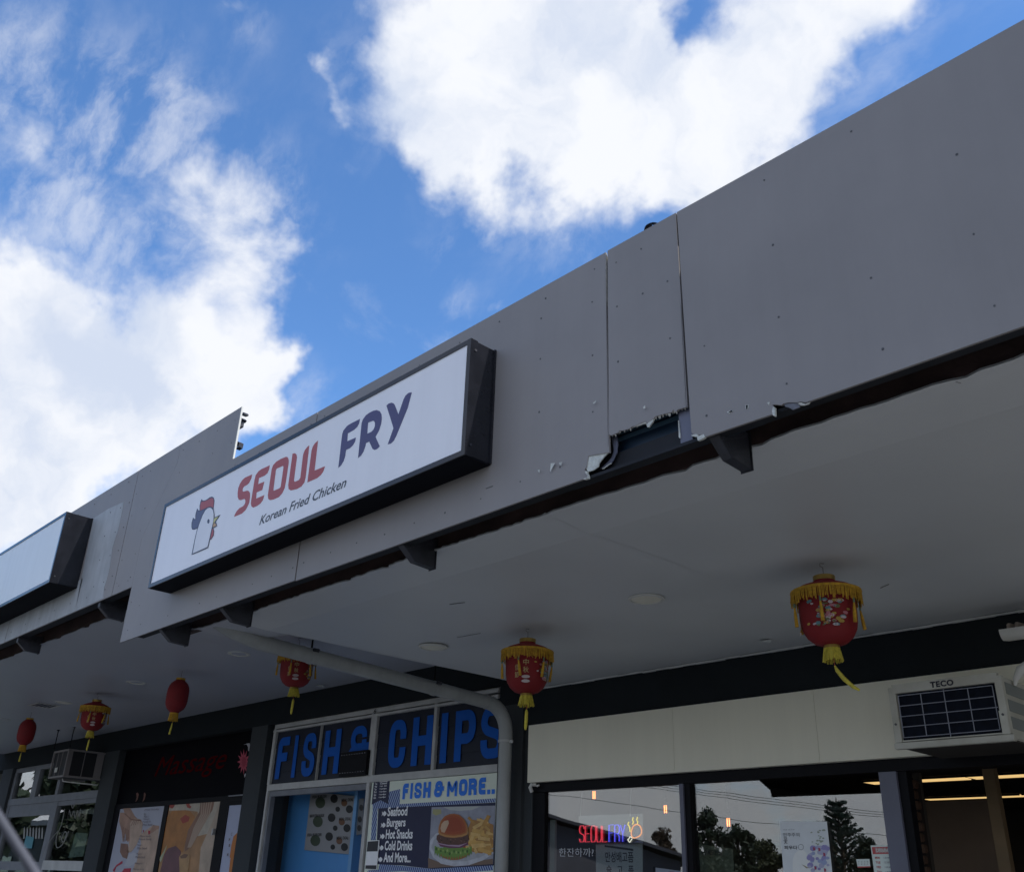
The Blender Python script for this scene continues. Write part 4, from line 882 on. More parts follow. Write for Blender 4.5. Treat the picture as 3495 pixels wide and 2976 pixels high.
for C_, pts in ((crop(1500, 1300, 1.7267), [(665, 490), (690, 488), (672, 520), (662, 540)]), (crop(1500, 1300, 1.7267), [(715, 485), (732, 482), (728, 500), (718, 498)]), (crop(1500, 1300, 1.7267), [(914, 135), (932, 120), (930, 130), (918, 140)]),
                (crop(1500, 1300, 1.7267), [(588, 530), (600, 528), (598, 545)]), (crop(1500, 1300, 1.7267), [(1210, 160), (1220, 150), (1222, 165), (1212, 170)]), (crop(1500, 1300, 1.7267), [(1708, 195), (1728, 178), (1740, 182), (1715, 200)]), (crop(1500, 1300, 1.7267), [(1815, 150), (1832, 148), (1828, 170), (1818, 172)]),
                (crop(1500, 1300, 1.7267), [(1940, 135), (1955, 130), (1952, 150)]), (crop(2200, 1100, 1.6), [(460, 495), (485, 485), (490, 492), (465, 502)]), (crop(2200, 1100, 1.6), [(560, 458), (575, 455), (570, 480), (560, 478)])):
    vs, fs = platemesh([[(at(*C_(*p), YF).x, at(*C_(*p), YF).z) for p in pts]], YE-0.0015, 0.001); chips.add(vs, fs)
chips.obj('paint_chips', board_core, A, kind='stuff')
# panels of the left awning
xQ = at(118/2.302, 1700+935/2.302, YF).x
xQ2 = at(18, 2182, YF).x
panel([(xQ2+0.004, zbotL), (xNS-0.004, zbotL), (xNS-0.004, ztopL), (xQ2+0.004, ztopL)])
panel([(-14.4, zbotL), (xQ2-0.004, zbotL), (xQ2-0.004, ztopL), (-14.4, ztopL)])
panel([(-18.0, zbotL), (-14.404, zbotL), (-14.404, ztopL), (-18.0, ztopL)])
# faded unpainted patch where an older sign hung
c1 = crop(0, 1700, 2.302)
fpt = Fp([(735, 160), (780, 130), (850, 85), (975, 28), (960, 110), (930, 250), (885, 390), (865, 540), (840, 640), (820, 700), (812, 785), (640, 866), (590, 890)], c1)
plate('faded_patch', fpt, YF-0.0012, 0.0012, fascia_old, A)
zlow = at(200, 2100, YF).z
plate('faded_patch', [(-14.3, zbotL+0.002), (xQ2-0.006, zbotL+0.002), (xQ2-0.006, zbotL+0.30), (-14.3, zbotL+0.30)], YF-0.0012, 0.0012, fascia_old, A)
pz = Fp([(600, 700), (812, 785)], c1)
plate('faded_patch', [(xQ2+0.006, zbotL+0.002), (fpt[-1][0], zbotL+0.002), (fpt[-1][0], zbotL+0.26), (xQ2+0.006, zbotL+0.26)], YF-0.0012, 0.0012, fascia_old, A)
# screws
def screws(par, pts, Y):
    mb = MB()
    for (x, z) in pts:
        r_ = random.uniform(0.0030, 0.0048)
        if random.random() < 0.12: continue
        mb.lathe((0, 0, 0), [(0, 0)], 3) if False else None
        vs = [(x+r_*math.cos(k*1.047), Y-0.0012, z+r_*math.sin(k*1.047)) for k in range(6)]+[(x+r_*math.cos(k*1.047), Y+0.001, z+r_*math.sin(k*1.047)) for k in range(6)]
        mb.add(vs, [tuple(range(6))]+[(k, k+6, (k+1) % 6+6, (k+1) % 6) for k in range(6)])
    mb.obj('screw_heads', screw_m, par, kind='stuff')
def grid(x0, x1, zs, step):
    n = max(1, round((x1-x0)/step)); return [(x0+(x1-x0)*i/n+random.uniform(-.012, .012), z+random.uniform(-.008, .008)) for z in zs for i in range(n+1)]
screws(pA, grid(xS+0.08, xAB-0.05, (zbot+0.075,), 0.20)+grid(xS+0.42, xTip-0.06, (ztopL-0.07, ztopL-0.24), 0.24)+grid(xTip+0.05, xAB-0.06, (ztop-0.06,), 0.25)+[(xS+0.05, z) for z in (3.25, 3.45, 3.6)]+[(xS+0.2, z) for z in (3.2, 3.4, 3.6, 3.8)], YF)
screws(pS, [(xNS+0.05, z) for z in np.arange(zbotL+0.08, ztopL, 0.17)]+[(xS-0.06, z) for z in np.arange(zbotL+0.08, ztopL-0.3, 0.17)]+grid(xNS+0.1, xS-0.1, (zbotL+0.06, ztopL-0.07), 0.15), YF)
screws(pC, grid(xAB+0.07, xBC-0.25, (zbot+0.08,), 0.22)+grid(xAB+0.07, xBC-0.07, (ztop-0.06,), 0.3)+[(xBC-0.08, z) for z in (3.25, 3.5, 3.75)]+[(-2.45, z) for z in (3.35, 3.6, 3.8)], YF)
screws(pD, [(x, z) for x in (xBC+0.05, (xBC+xCD)/2, xCD-0.06) for z in (3.42, 3.67, 3.88)], YF)
screws(pE, grid(xCD+0.08, 1.5, (zE+0.08, zE+0.34, zE+0.62, 1.6+0.9755*YE-0.07), 0.33), YE)
scr = [(x, z) for x in np.arange(-13.8, xNS-0.1, 0.33) for z in (zbotL+0.08, ztopL-0.06)]+[(x, z) for x in (xNS-0.06, xNS-0.2, xNS-0.4) for z in np.arange(zbotL+0.15, ztopL-0.1, 0.19)]
mb = MB()
for (x, z) in scr:
    r_ = 0.0045; x += random.uniform(-.01, .01); z += random.uniform(-.01, .01)
    vs = [(x+r_*math.cos(k*1.047), YF-0.003, z+r_*math.sin(k*1.047)) for k in range(6)]+[(x+r_*math.cos(k*1.047), YF-0.001, z+r_*math.sin(k*1.047)) for k in range(6)]
    mb.add(vs, [tuple(range(6))]+[(k, k+6, (k+1) % 6+6, (k+1) % 6) for k in range(6)])
mb.obj('screw_heads', screw_m, A, kind='stuff')
# structure behind the panels
box('lower_flashing', xS+0.25, 1.6, YF+TH+0.001, YF+0.052, zbot-0.0, zbot+0.012, flash_m, A)
box('lower_flashing', -18, xS-0.0, YF+TH+0.001, YF+0.075, zbotL, zbotL+0.012, flash_m, A)
box('back_lining', xS+0.25, xBC-0.03, YF+0.05, YF+0.054, zbot+0.014, ztop-0.03, flash_m, A)
box('back_lining', xCD+0.03, 1.6, YF+0.05, YF+0.054, zbot+0.014, ztop-0.03, flash_m, A)
box('back_lining', -18, xTip-0.3, YF+0.05, YF+0.054, zbotL+0.014, ztopL-0.1, flash_m, A)
box('timber_beam', xS+0.3, 1.6, 2.63, 2.67, SR+0.006, SR+0.12, timber_m, A)
box('timber_beam', -18, xS+0.29, 2.63, 2.67, SL+0.006, SL+0.12, timber_m, A)
box('light_block_deck', -18, xS+0.3, YF+0.06, YW-0.0, 3.62, 3.66, flash_m, A)  # unseen deck over the soffit, put in to block light
box('light_block_deck', xS+0.301, 1.6, YF+0.06, YW-0.0, 3.55, 3.59, flash_m, A)
for xj, zj0, zj1 in ((xBC, 3.17, ztop-0.012), (xCD, 3.20, ztop-0.012), (xAB, zbot+0.03, ztop-0.012)): box('joint_blackout', xj-0.028, xj+0.028, YF+TH+0.004, YF+TH+0.012, zj0, zj1, black_fr, A)  # added black strips, keep the bright sky out of the open joints
# gutter seen through the broken panel
gt = MB()
gy = YF+0.075
zr1 = at(*z5(1150, 385), gy).z; zr2 = at(*z5(1100, 315), gy).z; zr3 = at(*z5(1150, 570), gy-0.03).z
gt.box(xBC-0.25, xCD+0.25, gy, gy+0.004, zbot+0.014, ztop-0.3)
MB().box(xBC-0.02, xCD-0.02, gy-0.012, gy-0.0005, zr1-0.006, zr1+0.006).box(xBC-0.02, xCD-0.02, gy-0.010, gy-0.0005, zr2-0.002, zr2+0.002).obj('gutter_rib', rib_m, A)
box('inner_flashing', xBC-0.06, xCD+0.06, gy-0.03, gy-0.026, zbot+0.0125, zr3, flash_m, A)
gt.obj('gutter', gutter_m, A)
plate('post_flange', Fp([(1600, 110), (1775, 60), (1822, 560), (1640, 640), (1630, 520)], z5, YF+0.02), YF+0.02, 0.004, mat('slate_flange', (0.14, 0.15, 0.21), 0.5), A)
plate('post_flange', Fp([(1597, 245), (1605, 245), (1632, 520), (1607, 512)], z5, YF+0.015), YF+0.015, 0.004, board_core, A)
plate('bent_strap', Fp([(555, 480), (650, 480), (668, 600), (655, 740), (600, 860), (570, 900), (430, 990), (400, 985), (520, 880), (570, 820), (608, 720), (590, 600)], z5, YF+0.03), YF+0.03, 0.004, mat('slate_flange', (0.14, 0.15, 0.21), 0.5), A)
plate('bent_strap', Fp([(425, 992), (520, 920), (570, 900), (575, 908), (530, 935), (440, 1000)], z5, YF+0.028), YF+0.028, 0.002, board_core, A)
# outrigger brackets
def bracket(x, zb_):
    br = bpy.data.objects.new('bracket', None); COL.objects.link(br); br.parent = A
    mb = MB(); y0, y1 = YF+0.014, 2.622
    prof_ = [(y0, zb_+0.066), (y0+0.075, zb_+0.006), (y1, zb_), (y1, zb_+0.14), (y0, zb_+0.14)]
    mb.add([(x-0.02, p_[0], p_[1]) for p_ in prof_]+[(x+0.02, p_[0], p_[1]) for p_ in prof_], [(0,1,2,3,4), (9,8,7,6,5)]+[(i, i+5, (i+1) % 5+5, (i+1) % 5) for i in range(5)])
    mb.obj('arm', dark_steel, br, bevel=0.002)
    box('end_plate', x-0.024, x+0.026, y1, y1+0.004, zb_-0.004, zb_+0.142, dark_steel, br)
    mb2 = MB(); mb2.bar((x+0.022, y0+0.02, zb_+0.06), (x+0.022, y1-0.02, zb_+0.125), 0.004, 0.014); mb2.obj('rib', dark_steel, br)
for x in (-1.632, -3.342, -5.024, -5.81): bracket(x, 2.915)
for x in (-6.96, -8.68, -10.4, -12.1): bracket(x, 3.262)
# soffit: several sheets with sag
def soffit(x0, x1, zf, nx, ny, m, amp=0.006, y0=2.62, y1=YW, edge=True, th=0.006):
    vs = []; fs = []
    for j in range(ny+1):
        for i in range(nx+1):
            x = x0+(x1-x0)*i/nx; y = y0+(y1-y0)*j/ny
            if j == 0 and edge: y += random.uniform(-0.006, 0.004)+0.004*math.sin(2.3*x)+0.003*math.sin(6.1*x+1)+(0.02 if random.random() < 0.04 else 0)
            sag = amp*math.sin(3.1*x+0.7*y)+amp*0.6*math.sin(7.3*x-2*y)
            # upturned front strip
            fold = 0
            vs.append((x, y, zf(x, y)+sag*(1-abs(2*(y-y0)/(y1-y0)-1)**3)+fold*0.6))
    for j in range(ny):
        for i in range(nx):
            a_ = j*(nx+1)+i; fs.append((a_, a_+nx+1, a_+nx+2, a_+1))
    n = len(vs); vs += [(v[0], v[1], v[2]+th) for v in vs]; fs += [tuple(k+n for k in reversed(f)) for f in fs]
    o = link('soffit_sheet', meshof('soffit_sheet', vs, fs), m, A, smooth=True); return o
YFOLD = 2.89
ridge = lambda y: -0.016*math.exp(-(y-YFOLD)/0.22)
for (xa, xb) in ((-5.29, -2.6), (-2.598, 1.6)):
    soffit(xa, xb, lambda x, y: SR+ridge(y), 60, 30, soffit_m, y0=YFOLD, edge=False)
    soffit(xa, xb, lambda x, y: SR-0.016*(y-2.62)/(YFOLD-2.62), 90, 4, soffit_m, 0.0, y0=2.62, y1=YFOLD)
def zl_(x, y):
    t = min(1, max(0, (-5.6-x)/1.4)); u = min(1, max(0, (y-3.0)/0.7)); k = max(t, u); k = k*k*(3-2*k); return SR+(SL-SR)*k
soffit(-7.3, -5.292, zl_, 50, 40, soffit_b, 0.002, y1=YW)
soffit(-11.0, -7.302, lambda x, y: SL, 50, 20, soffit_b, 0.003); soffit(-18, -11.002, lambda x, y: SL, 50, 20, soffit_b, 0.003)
# riser between the two soffit levels
rv = []; rf = []
for i in range(21):
    y = 2.7+(YW-2.7)*i/20; rv += [(-5.2895, y, SR), (-5.2895, y, max(SR+0.004, zl_(-5.3, y)+0.004)), (-5.2835, y, SR+0.001), (-5.2835, y, max(SR+0.005, zl_(-5.3, y)+0.005))]
for i in range(20): a_ = i*4; rf += [(a_, a_+1, a_+5, a_+4), (a_+2, a_+6, a_+7, a_+3), (a_, a_+4, a_+6, a_+2)]
link('soffit_riser', meshof('soffit_riser', rv, rf), soffit_m, A)
# white bead along the wall, uneven
bd = MB()
for i in range(60):
    x = -5.29+i*0.115; h = random.uniform(0.008, 0.014); bd.box(x, x+0.115, YW-0.012, YW-0.001, SR-0.004-h, SR-0.003+random.uniform(-.002, .001))
bd.obj('ceiling_bead', trim_w, A)
# staple marks and scuffs on the soffit
mk_ = MB()
for (px, py, L_, ang) in ((1270, 1370, .04, .2), (1450, 1365, 0, 0), (1085, 1225, .05, .3), (1385, 1279, .05, -.1), (1790, 1185, .035, -.5), (990, 985, 0.02, 0), (925, 1220, 0.05, .3), (1580, 1290, 0, 0)):
    if L_ == 0: continue
    c = atz(px*1.6868, py*1.6868, SR); mk_.bar(c+Vector((-L_*math.cos(ang), -L_*math.sin(ang), -0.002)), c+Vector((L_*math.cos(ang), L_*math.sin(ang), -0.002)), 0.004, 0.002)
for (p_, q_) in (((2906, 1818), (3480, 1684)), ((3262, 1302), (3340, 1320)), ((3340, 1320), (3495, 1365)), ((1690, 1930), (1860, 1900)), ((1560, 2175), (1640, 2160))):
    a_, b_ = atz(p_[0], p_[1], SR), atz(q_[0], q_[1], SR); mk_.bar(a_+Vector((0, 0, -0.001)), b_+Vector((0, 0, -0.001)), 0.0025, 0.002)
mk_.obj('scuff_marks', mat('scuff_dark', (0.12, 0.12, 0.12), 0.8), A, kind='stuff')
fk = MB()
def flake(px, py, z, sx_, sy_):
    c = atz(px*1.6868, py*1.6868, z); fk.add([c+Vector((-sx_, 0, -0.004)), c+Vector((0, -sy_, -0.012)), c+Vector((sx_, 0.01, -0.004)), c+Vector((0.02, sy_, -0.02))], [(0, 1, 2, 3)])
flake(1548, 1293, SR, .04, .03); flake(645, 1385, SL, .06, .05)
fk.obj('peeling_flake', mat('flake_pale', (0.5, 0.52, 0.5), 0.8), A)
# ragged plaster tongue at the ceiling corner
tg = Fp([(1352, 345), (1400, 342), (1398, 400), (1375, 418), (1362, 395)], c6, YW-0.02)
# brackets and clips at the end of the tall fascia
ht = crop(700, 1250, 3.92)
for pts in ([(487, 630), (515, 615), (528, 628), (525, 645), (500, 655), (485, 658)], [(470, 695), (482, 690), (505, 712), (480, 742), (468, 742)], [(420, 1015), (437, 1005), (460, 1020), (448, 1075), (415, 1068)], [(408, 1075), (452, 1080), (405, 1108)]):
    plate('fixing_clip', Fp(pts, ht, YF+0.03), YF+0.03, 0.03, dark_steel, A)
box('cut_edge', xTip-0.001, xTip+0.006, YF-0.001, YF+TH+0.001, ztop+0.003, ztopL-0.004, mat('pale_cut_edge', (0.7, 0.7, 0.66), 0.7), A)
box('fascia_batten', xTip-0.5, xTip-0.03, YF+0.02, YF+0.05, ztopL-0.12, ztopL-0.08, dark_steel, A)
# birds' wire loop on the parapet
lp = thing('cable_loop', 'short black cable loop arching over the top edge of the narrow fascia panel', 'cable')
lc = crop(1900, 650, 3.4533)
pxtube('cable', [(1045, 470), (1060, 430), (1095, 405), (1140, 392), (1180, 400)], lc, YF+0.03, 0.006, black_fr, lp); pxtube('cable', [(1050, 465), (1080, 432), (1120, 415)], lc, YF+0.02, 0.004, black_fr, lp)

# ------------------------------------------------------------------ lightbox signs
def lightbox(label, x0, x1, Yb, d, z0, z1, face, b=0.022):
    t = thing('lightbox_sign', label, 'sign')
    yf = Yb-d
    mb = MB(); mb.box(x0, x1, yf+0.004, Yb-0.001, z0, z1); mb.obj('case', box_m, t, bevel=0.0025); box('underside_shade', x0+0.001, x1-0.001, yf+0.006, Yb-0.001, z0-0.004, z0-0.0005, base_m, t)  # dark plate added below the case to shade its underside
    fr = MB(); e = 0.002
    vs, fs = platemesh([rect(x0-e, x1+e, z0-e, z1+e), rect(x0+b, x1-b, z0+b, z1-b)], yf-0.004, 0.04); fr.add(vs, fs); fr.obj('trim_frame', box_m, t)
    box('face_panel', x0+b, x1-b, yf+0.0, yf+0.0035, z0+b, z1-b, face, t)
    mbs = MB()
    for zz in (z0+0.05, z1-0.05):
        for yy in (yf+0.025,):
            mbs.tube([(x1+0.002, yy, zz), (x1+0.006, yy, zz)], 0.006, 8)
    mbs.obj('side_screws', dark_steel, t, kind='stuff')
    box('back_flange', x1-0.001, x1+0.008, Yb-0.012, Yb-0.001, z0, z1, box_m, t)
    return t, yf
sg, sy = lightbox('long white lightbox sign reading SEOUL FRY with a rooster logo', -5.725, -2.735, YF, 0.144, 3.20, 3.754, face_m)
sy0 = sy
rA = crop(780, 1480, 5.88); rB = crop(1130, 1320, 5.88); rC = crop(630, 1670, 7.053)
vred = mat('sign_red', (0.44, 0.075, 0.075), 0.4, var=0.05, vscale=6); vnav = mat('sign_navy', (0.062, 0.055, 0.165), 0.4, var=0.05, vscale=6); vout = mat('sign_outline', (0.035, 0.05, 0.10), 0.4)
halo = mat('sign_halo', (0.86, 0.84, 0.88), 0.4)
def letter(loops, C, m, k=1, nm='letter'): return pxplate(nm, loops, C, sy0-0.0008*k, 0.0006, m, sg)
LS = [(475,815),(455,900),(410,990),(370,1025),(310,1060),(285,1095),(278,1140),(295,1165),(370,1140),(410,1155),(428,1190),(430,1270),(415,1380),(385,1450),(340,1530),(270,1600),(190,1635),(110,1668),(130,1610),(165,1550),(215,1495),(290,1455),(320,1420),(338,1370),(335,1325),(315,1308),(245,1332),(205,1325),(183,1270),(182,1190),(195,1090),(225,1010),(275,930),(330,880),(400,850)]
LE = [(827,632),(815,710),(780,790),(725,840),(610,890),(593,1012),(718,962),(675,1128),(562,1180),(552,1302),(718,1230),(690,1330),(640,1400),(570,1450),(495,1482),(460,1460),(447,1400),(455,1330),(520,930),(545,830),(600,755),(660,710),(740,675)]
LO = [[(1155,462),(1190,475),(1207,530),(1205,590),(1150,960),(1125,1090),(1080,1190),(1010,1270),(900,1320),(830,1332),(795,1305),(788,1230),(865,710),(895,630),(960,560),(1050,505)],[(1085,648),(965,700),(948,735),(900,1120),(905,1147),(1020,1095),(1045,1065),(1100,690),(1100,655)]]
LU = [(1283,402),(1330,392),(1360,415),(1372,470),(1312,930),(1325,967),(1410,930),(1440,880),(1495,420),(1530,330),(1580,265),(1620,235),(1545,880),(1520,980),(1460,1060),(1370,1110),(1250,1138),(1205,1110),(1197,1030)]
LL = [(1795,138),(1725,740),(1935,652),(1900,760),(1850,830),(1780,890),(1580,978),(1665,340),(1690,260),(1730,195)]
for l in (LS, LE, LO, LU, LL): letter(l, rA, vred)
letter([(580,645),(560,740),(520,810),(460,865),(335,935),(325,1092),(498,1018),(480,1100),(440,1170),(380,1230),(300,1268),(280,1400),(250,1490),(200,1575),(143,1630),(220,960),(245,880),(320,785),(400,735)], rB, vnav)
letter([[(915,467),(975,490),(1010,550),(1018,640),(1005,740),(960,880),(890,1005),(975,1195),(920,1250),(870,1268),(830,1245),(765,1100),(700,1130),(685,1200),(650,1300),(600,1380),(540,1430),(612,730),(640,650),(700,570),(770,520),(850,480)],[(838,682),(742,720),(725,942),(805,905),(850,860),(878,790),(878,720),(862,690)]], rB, vnav)
letter([(1110,378),(1150,340),(1210,318),(1255,335),(1280,370),(1350,555),(1450,260),(1490,180),(1550,125),(1620,110),(1540,420),(1310,980),(1260,1080),(1200,1140),(1135,1155),(1250,835),(1240,790)], rB, vnav)
L = lambda pts, k, m, nm: letter(pts, rC, m, k, nm)
L([(405,232),(440,268),(490,265),(545,235),(600,190),(655,172),(700,195),(720,270),(698,460),(700,520),(500,520),(300,945),(230,970),(180,965),(163,900),(168,800),(203,675),(225,705),(258,712),(258,620),(275,540),(305,455),(325,500),(360,505),(360,400),(380,300)], 1, vout, 'rooster_outline')
L([(415,290),(480,290),(550,260),(620,215),(655,205),(690,225),(700,290),(690,440),(620,412),(560,425),(380,510),(372,430),(385,350)], 2, vred, 'rooster_comb')
L([(312,520),(385,522),(505,462),(420,640),(340,850),(300,925),(210,950),(185,930),(180,860),(205,735),(262,735),(278,640)], 2, mat('sign_feather', (0.085, 0.095, 0.19), 0.4), 'rooster_feathers')
L([(165,1575),(562,1408),(605,1215),(665,935),(712,700),(715,600),(700,500),(665,440),(610,425),(550,440),(480,500),(415,620),(340,830),(290,990),(240,1200)], 3, vout, 'rooster_outline')
L([(195,1540),(550,1383),(592,1200),(650,930),(692,760),(698,600),(682,505),(645,455),(610,440),(560,452),(500,505),(432,630),(355,835),(305,990),(258,1200)], 4, mat('sign_body', (0.84, 0.85, 0.90), 0.4), 'rooster_body')
L([(660,930),(692,935),(708,1010),(698,1110),(650,1185),(600,1222),(610,1180)], 2.5, vout, 'rooster_outline')
L([(668,945),(686,950),(696,1020),(688,1100),(645,1170),(618,1195),(625,1150)], 3.2, vred, 'rooster_wattle')
L([(700,680),(862,608),(750,778),(785,880),(685,938),(662,925),(690,840)], 2.2, vout, 'rooster_outline')
L([(712,695),(815,650),(735,765),(690,825)], 2.9, mat('sign_yellow', (0.62, 0.58, 0.20), 0.4), 'rooster_beak')
L([(730,800),(765,868),(685,915),(675,905),(688,845)], 2.9, mat('sign_orange', (0.60, 0.36, 0.17), 0.4), 'rooster_beak')
L([(572+26*math.cos(a_)-10*math.sin(a_)*-1*0.4, 768-54*math.sin(a_)) for a_ in [i*math.pi/8 for i in range(16)]], 5, vout, 'rooster_eye')
rD = crop(860, 1620, 6.094)
a = at(*rD(150, 1055), sy0); b = at(*rD(1972, 110), sy0); c_ = at(*rD(262, 830), sy0)
text('Korean Fried Chicken', a.x, b.x, a.z, c_.z+0.002, sy0-0.001, mat('sign_ink', (0.035, 0.045, 0.06), 0.4), sg, shear=0.26, offset=0.012)
pR = at(260.9, 2006.5, YF); pT = at(319.8, 1769.4, YF)
lightbox('blank white lightbox sign on the far left stretch of the awning', -9.6, (pR.x+pT.x)/2, YF-0.001, 0.205, pR.z, pT.z, face_b)

# ------------------------------------------------------------------ stormwater pipe
dp = thing('stormwater_pipe', 'thick grey stormwater pipe sloping under the soffit then dropping down the column', 'pipe')
R_ = 0.050
def arc(c, u, v, r, a0, a1, n): return [c+u*(r*math.cos(a0+(a1-a0)*i/n))+v*(r*math.sin(a0+(a1-a0)*i/n)) for i in range(n+1)]
px_ = at(1729.5, 2600, 5.21).x; yv = 5.21
_a = atx(*c6(0, 140), px_); _b = atx(*c6(1000, 402), px_); _s = (_b-_a)/(_b.y-_a.y); P0 = _a+_s*(2.98-_a.y); P1 = _a+_s*(5.0-_a.y)
slope = (P1-P0).normalized()
cy_ = yv-0.16
pts = [P0, P1]
for i in range(1, 9):
    a_ = i/8*math.pi/2; pts.append(Vector((px_, P1.y+0.19*math.sin(a_), P1.z-0.19*(1-math.cos(a_))-0.012*math.sin(a_))))
mb = MB().tube([Vector((px_, 2.66, P0.z+0.085)), Vector((px_, 2.80, P0.z+0.035)), P0, P1], R_, 24, cap=True); mb.obj('pipe_run', pvc_m, dp, smooth=True)
MB().tube([P1-slope*0.03]+pts[1:]+[pts[-1]+Vector((0, 0, -0.06))], R_+0.004, 24).obj('elbow', pvc_m, dp, smooth=True)
MB().tube([pts[-1]+Vector((0, 0, -0.05)), Vector((px_, pts[-1].y, -0.02))], R_, 24).obj('pipe_drop', pvc_m, dp, smooth=True)
MB().tube([pts[-1]+Vector((0, 0, -0.055)), pts[-1]+Vector((0, 0, -0.072))], R_+0.008, 24).obj('strap', mat('strap_pale', (0.5, 0.51, 0.5), 0.4), dp, smooth=True)
z_ = pts[-1].z-0.075; lug = MB(); lug.box(px_+R_, px_+R_+0.035, pts[-1].y-0.01, pts[-1].y+0.0, z_-0.005, z_+0.016); lug.obj('strap_lug', mat('strap_pale', (0.5, 0.51, 0.5), 0.4), dp)
for yy in (3.38, 4.45):
    zc_ = P0.z+(P1.z-P0.z)*(yy-P0.y)/(P1.y-P0.y)
    ht_ = zl_(-5.6, yy)+0.0
    MB().tube([(px_, yy, zc_+R_), (px_, yy, min(ht_+0.01, 3.335))], 0.007, 6).obj('hanger_rod', black_fr, dp)
    MB().tube([(px_, yy-0.012, zc_), (px_, yy+0.012, zc_-0.002)], R_+0.004, 24).obj('hanger_band', pvc_m, dp, smooth=True)
    MB().tube([(px_+0.06, yy-0.02, zc_+0.03), (px_+0.06, yy+0.02, zc_+0.03)], 0.012, 8).obj('band_bolt', dark_steel, dp)
# shelf-like trims on the wall right of the louvres
tw = thing('wall_trim', 'two short pale trim strips on the dark wall above the pipe elbow', 'trim')
for dz in (0.0, -0.05):
    a = at(*c6(1630, 535), YW-0.01); b = at(*c6(1820, 500), YW-0.01)
    box('strip', a.x, b.x, YW-0.02, YW-0.001, b.z+dz-0.03, b.z+dz, alu_m, tw)

# ------------------------------------------------------------------ lanterns
lred = mat('lantern_red_cloth', (0.20, 0.005, 0.008), 0.7, var=0.15, vscale=8, bump=0.2, bscale=300)
lred2 = mat('lantern_dark_red', (0.26, 0.008, 0.014), 0.6, var=0.15)
gold = mat('fringe_yellow', (0.52, 0.29, 0.02), 0.7, var=0.3, vscale=60, bump=0.3, bscale=300)
ygreen = mat('tassel_yellow', (0.52, 0.44, 0.05), 0.7, var=0.25, vscale=60)
brass = mat('brass_rim', (0.40, 0.27, 0.07), 0.35, metal=0.6)
wire_m = mat('hook_wire', (0.10, 0.07, 0.06), 0.4, metal=0.5)
def curved_text(s_, base, R0, ang0, z0, w, h, m, parent):
    me = text_mesh(s_, offset=0.01)
    co = np.zeros(len(me.vertices)*3); me.vertices.foreach_get('co', co); co = co.reshape(-1, 3)
    mn, mxx = co.min(0), co.max(0); r = np.zeros_like(co)
    u = (co[:, 0]-mn[0])/(mxx[0]-mn[0])*w-w/2; v = (co[:, 1]-mn[1])/(mxx[1]-mn[1])*h
    a_ = ang0+u/R0
    r[:, 0] = (R0+0.002)*np.cos(a_); r[:, 1] = (R0+0.002)*np.sin(a_); r[:, 2] = z0+v
    me.vertices.foreach_set('co', r.ravel()); me.update(); return link('character', me, m, parent)
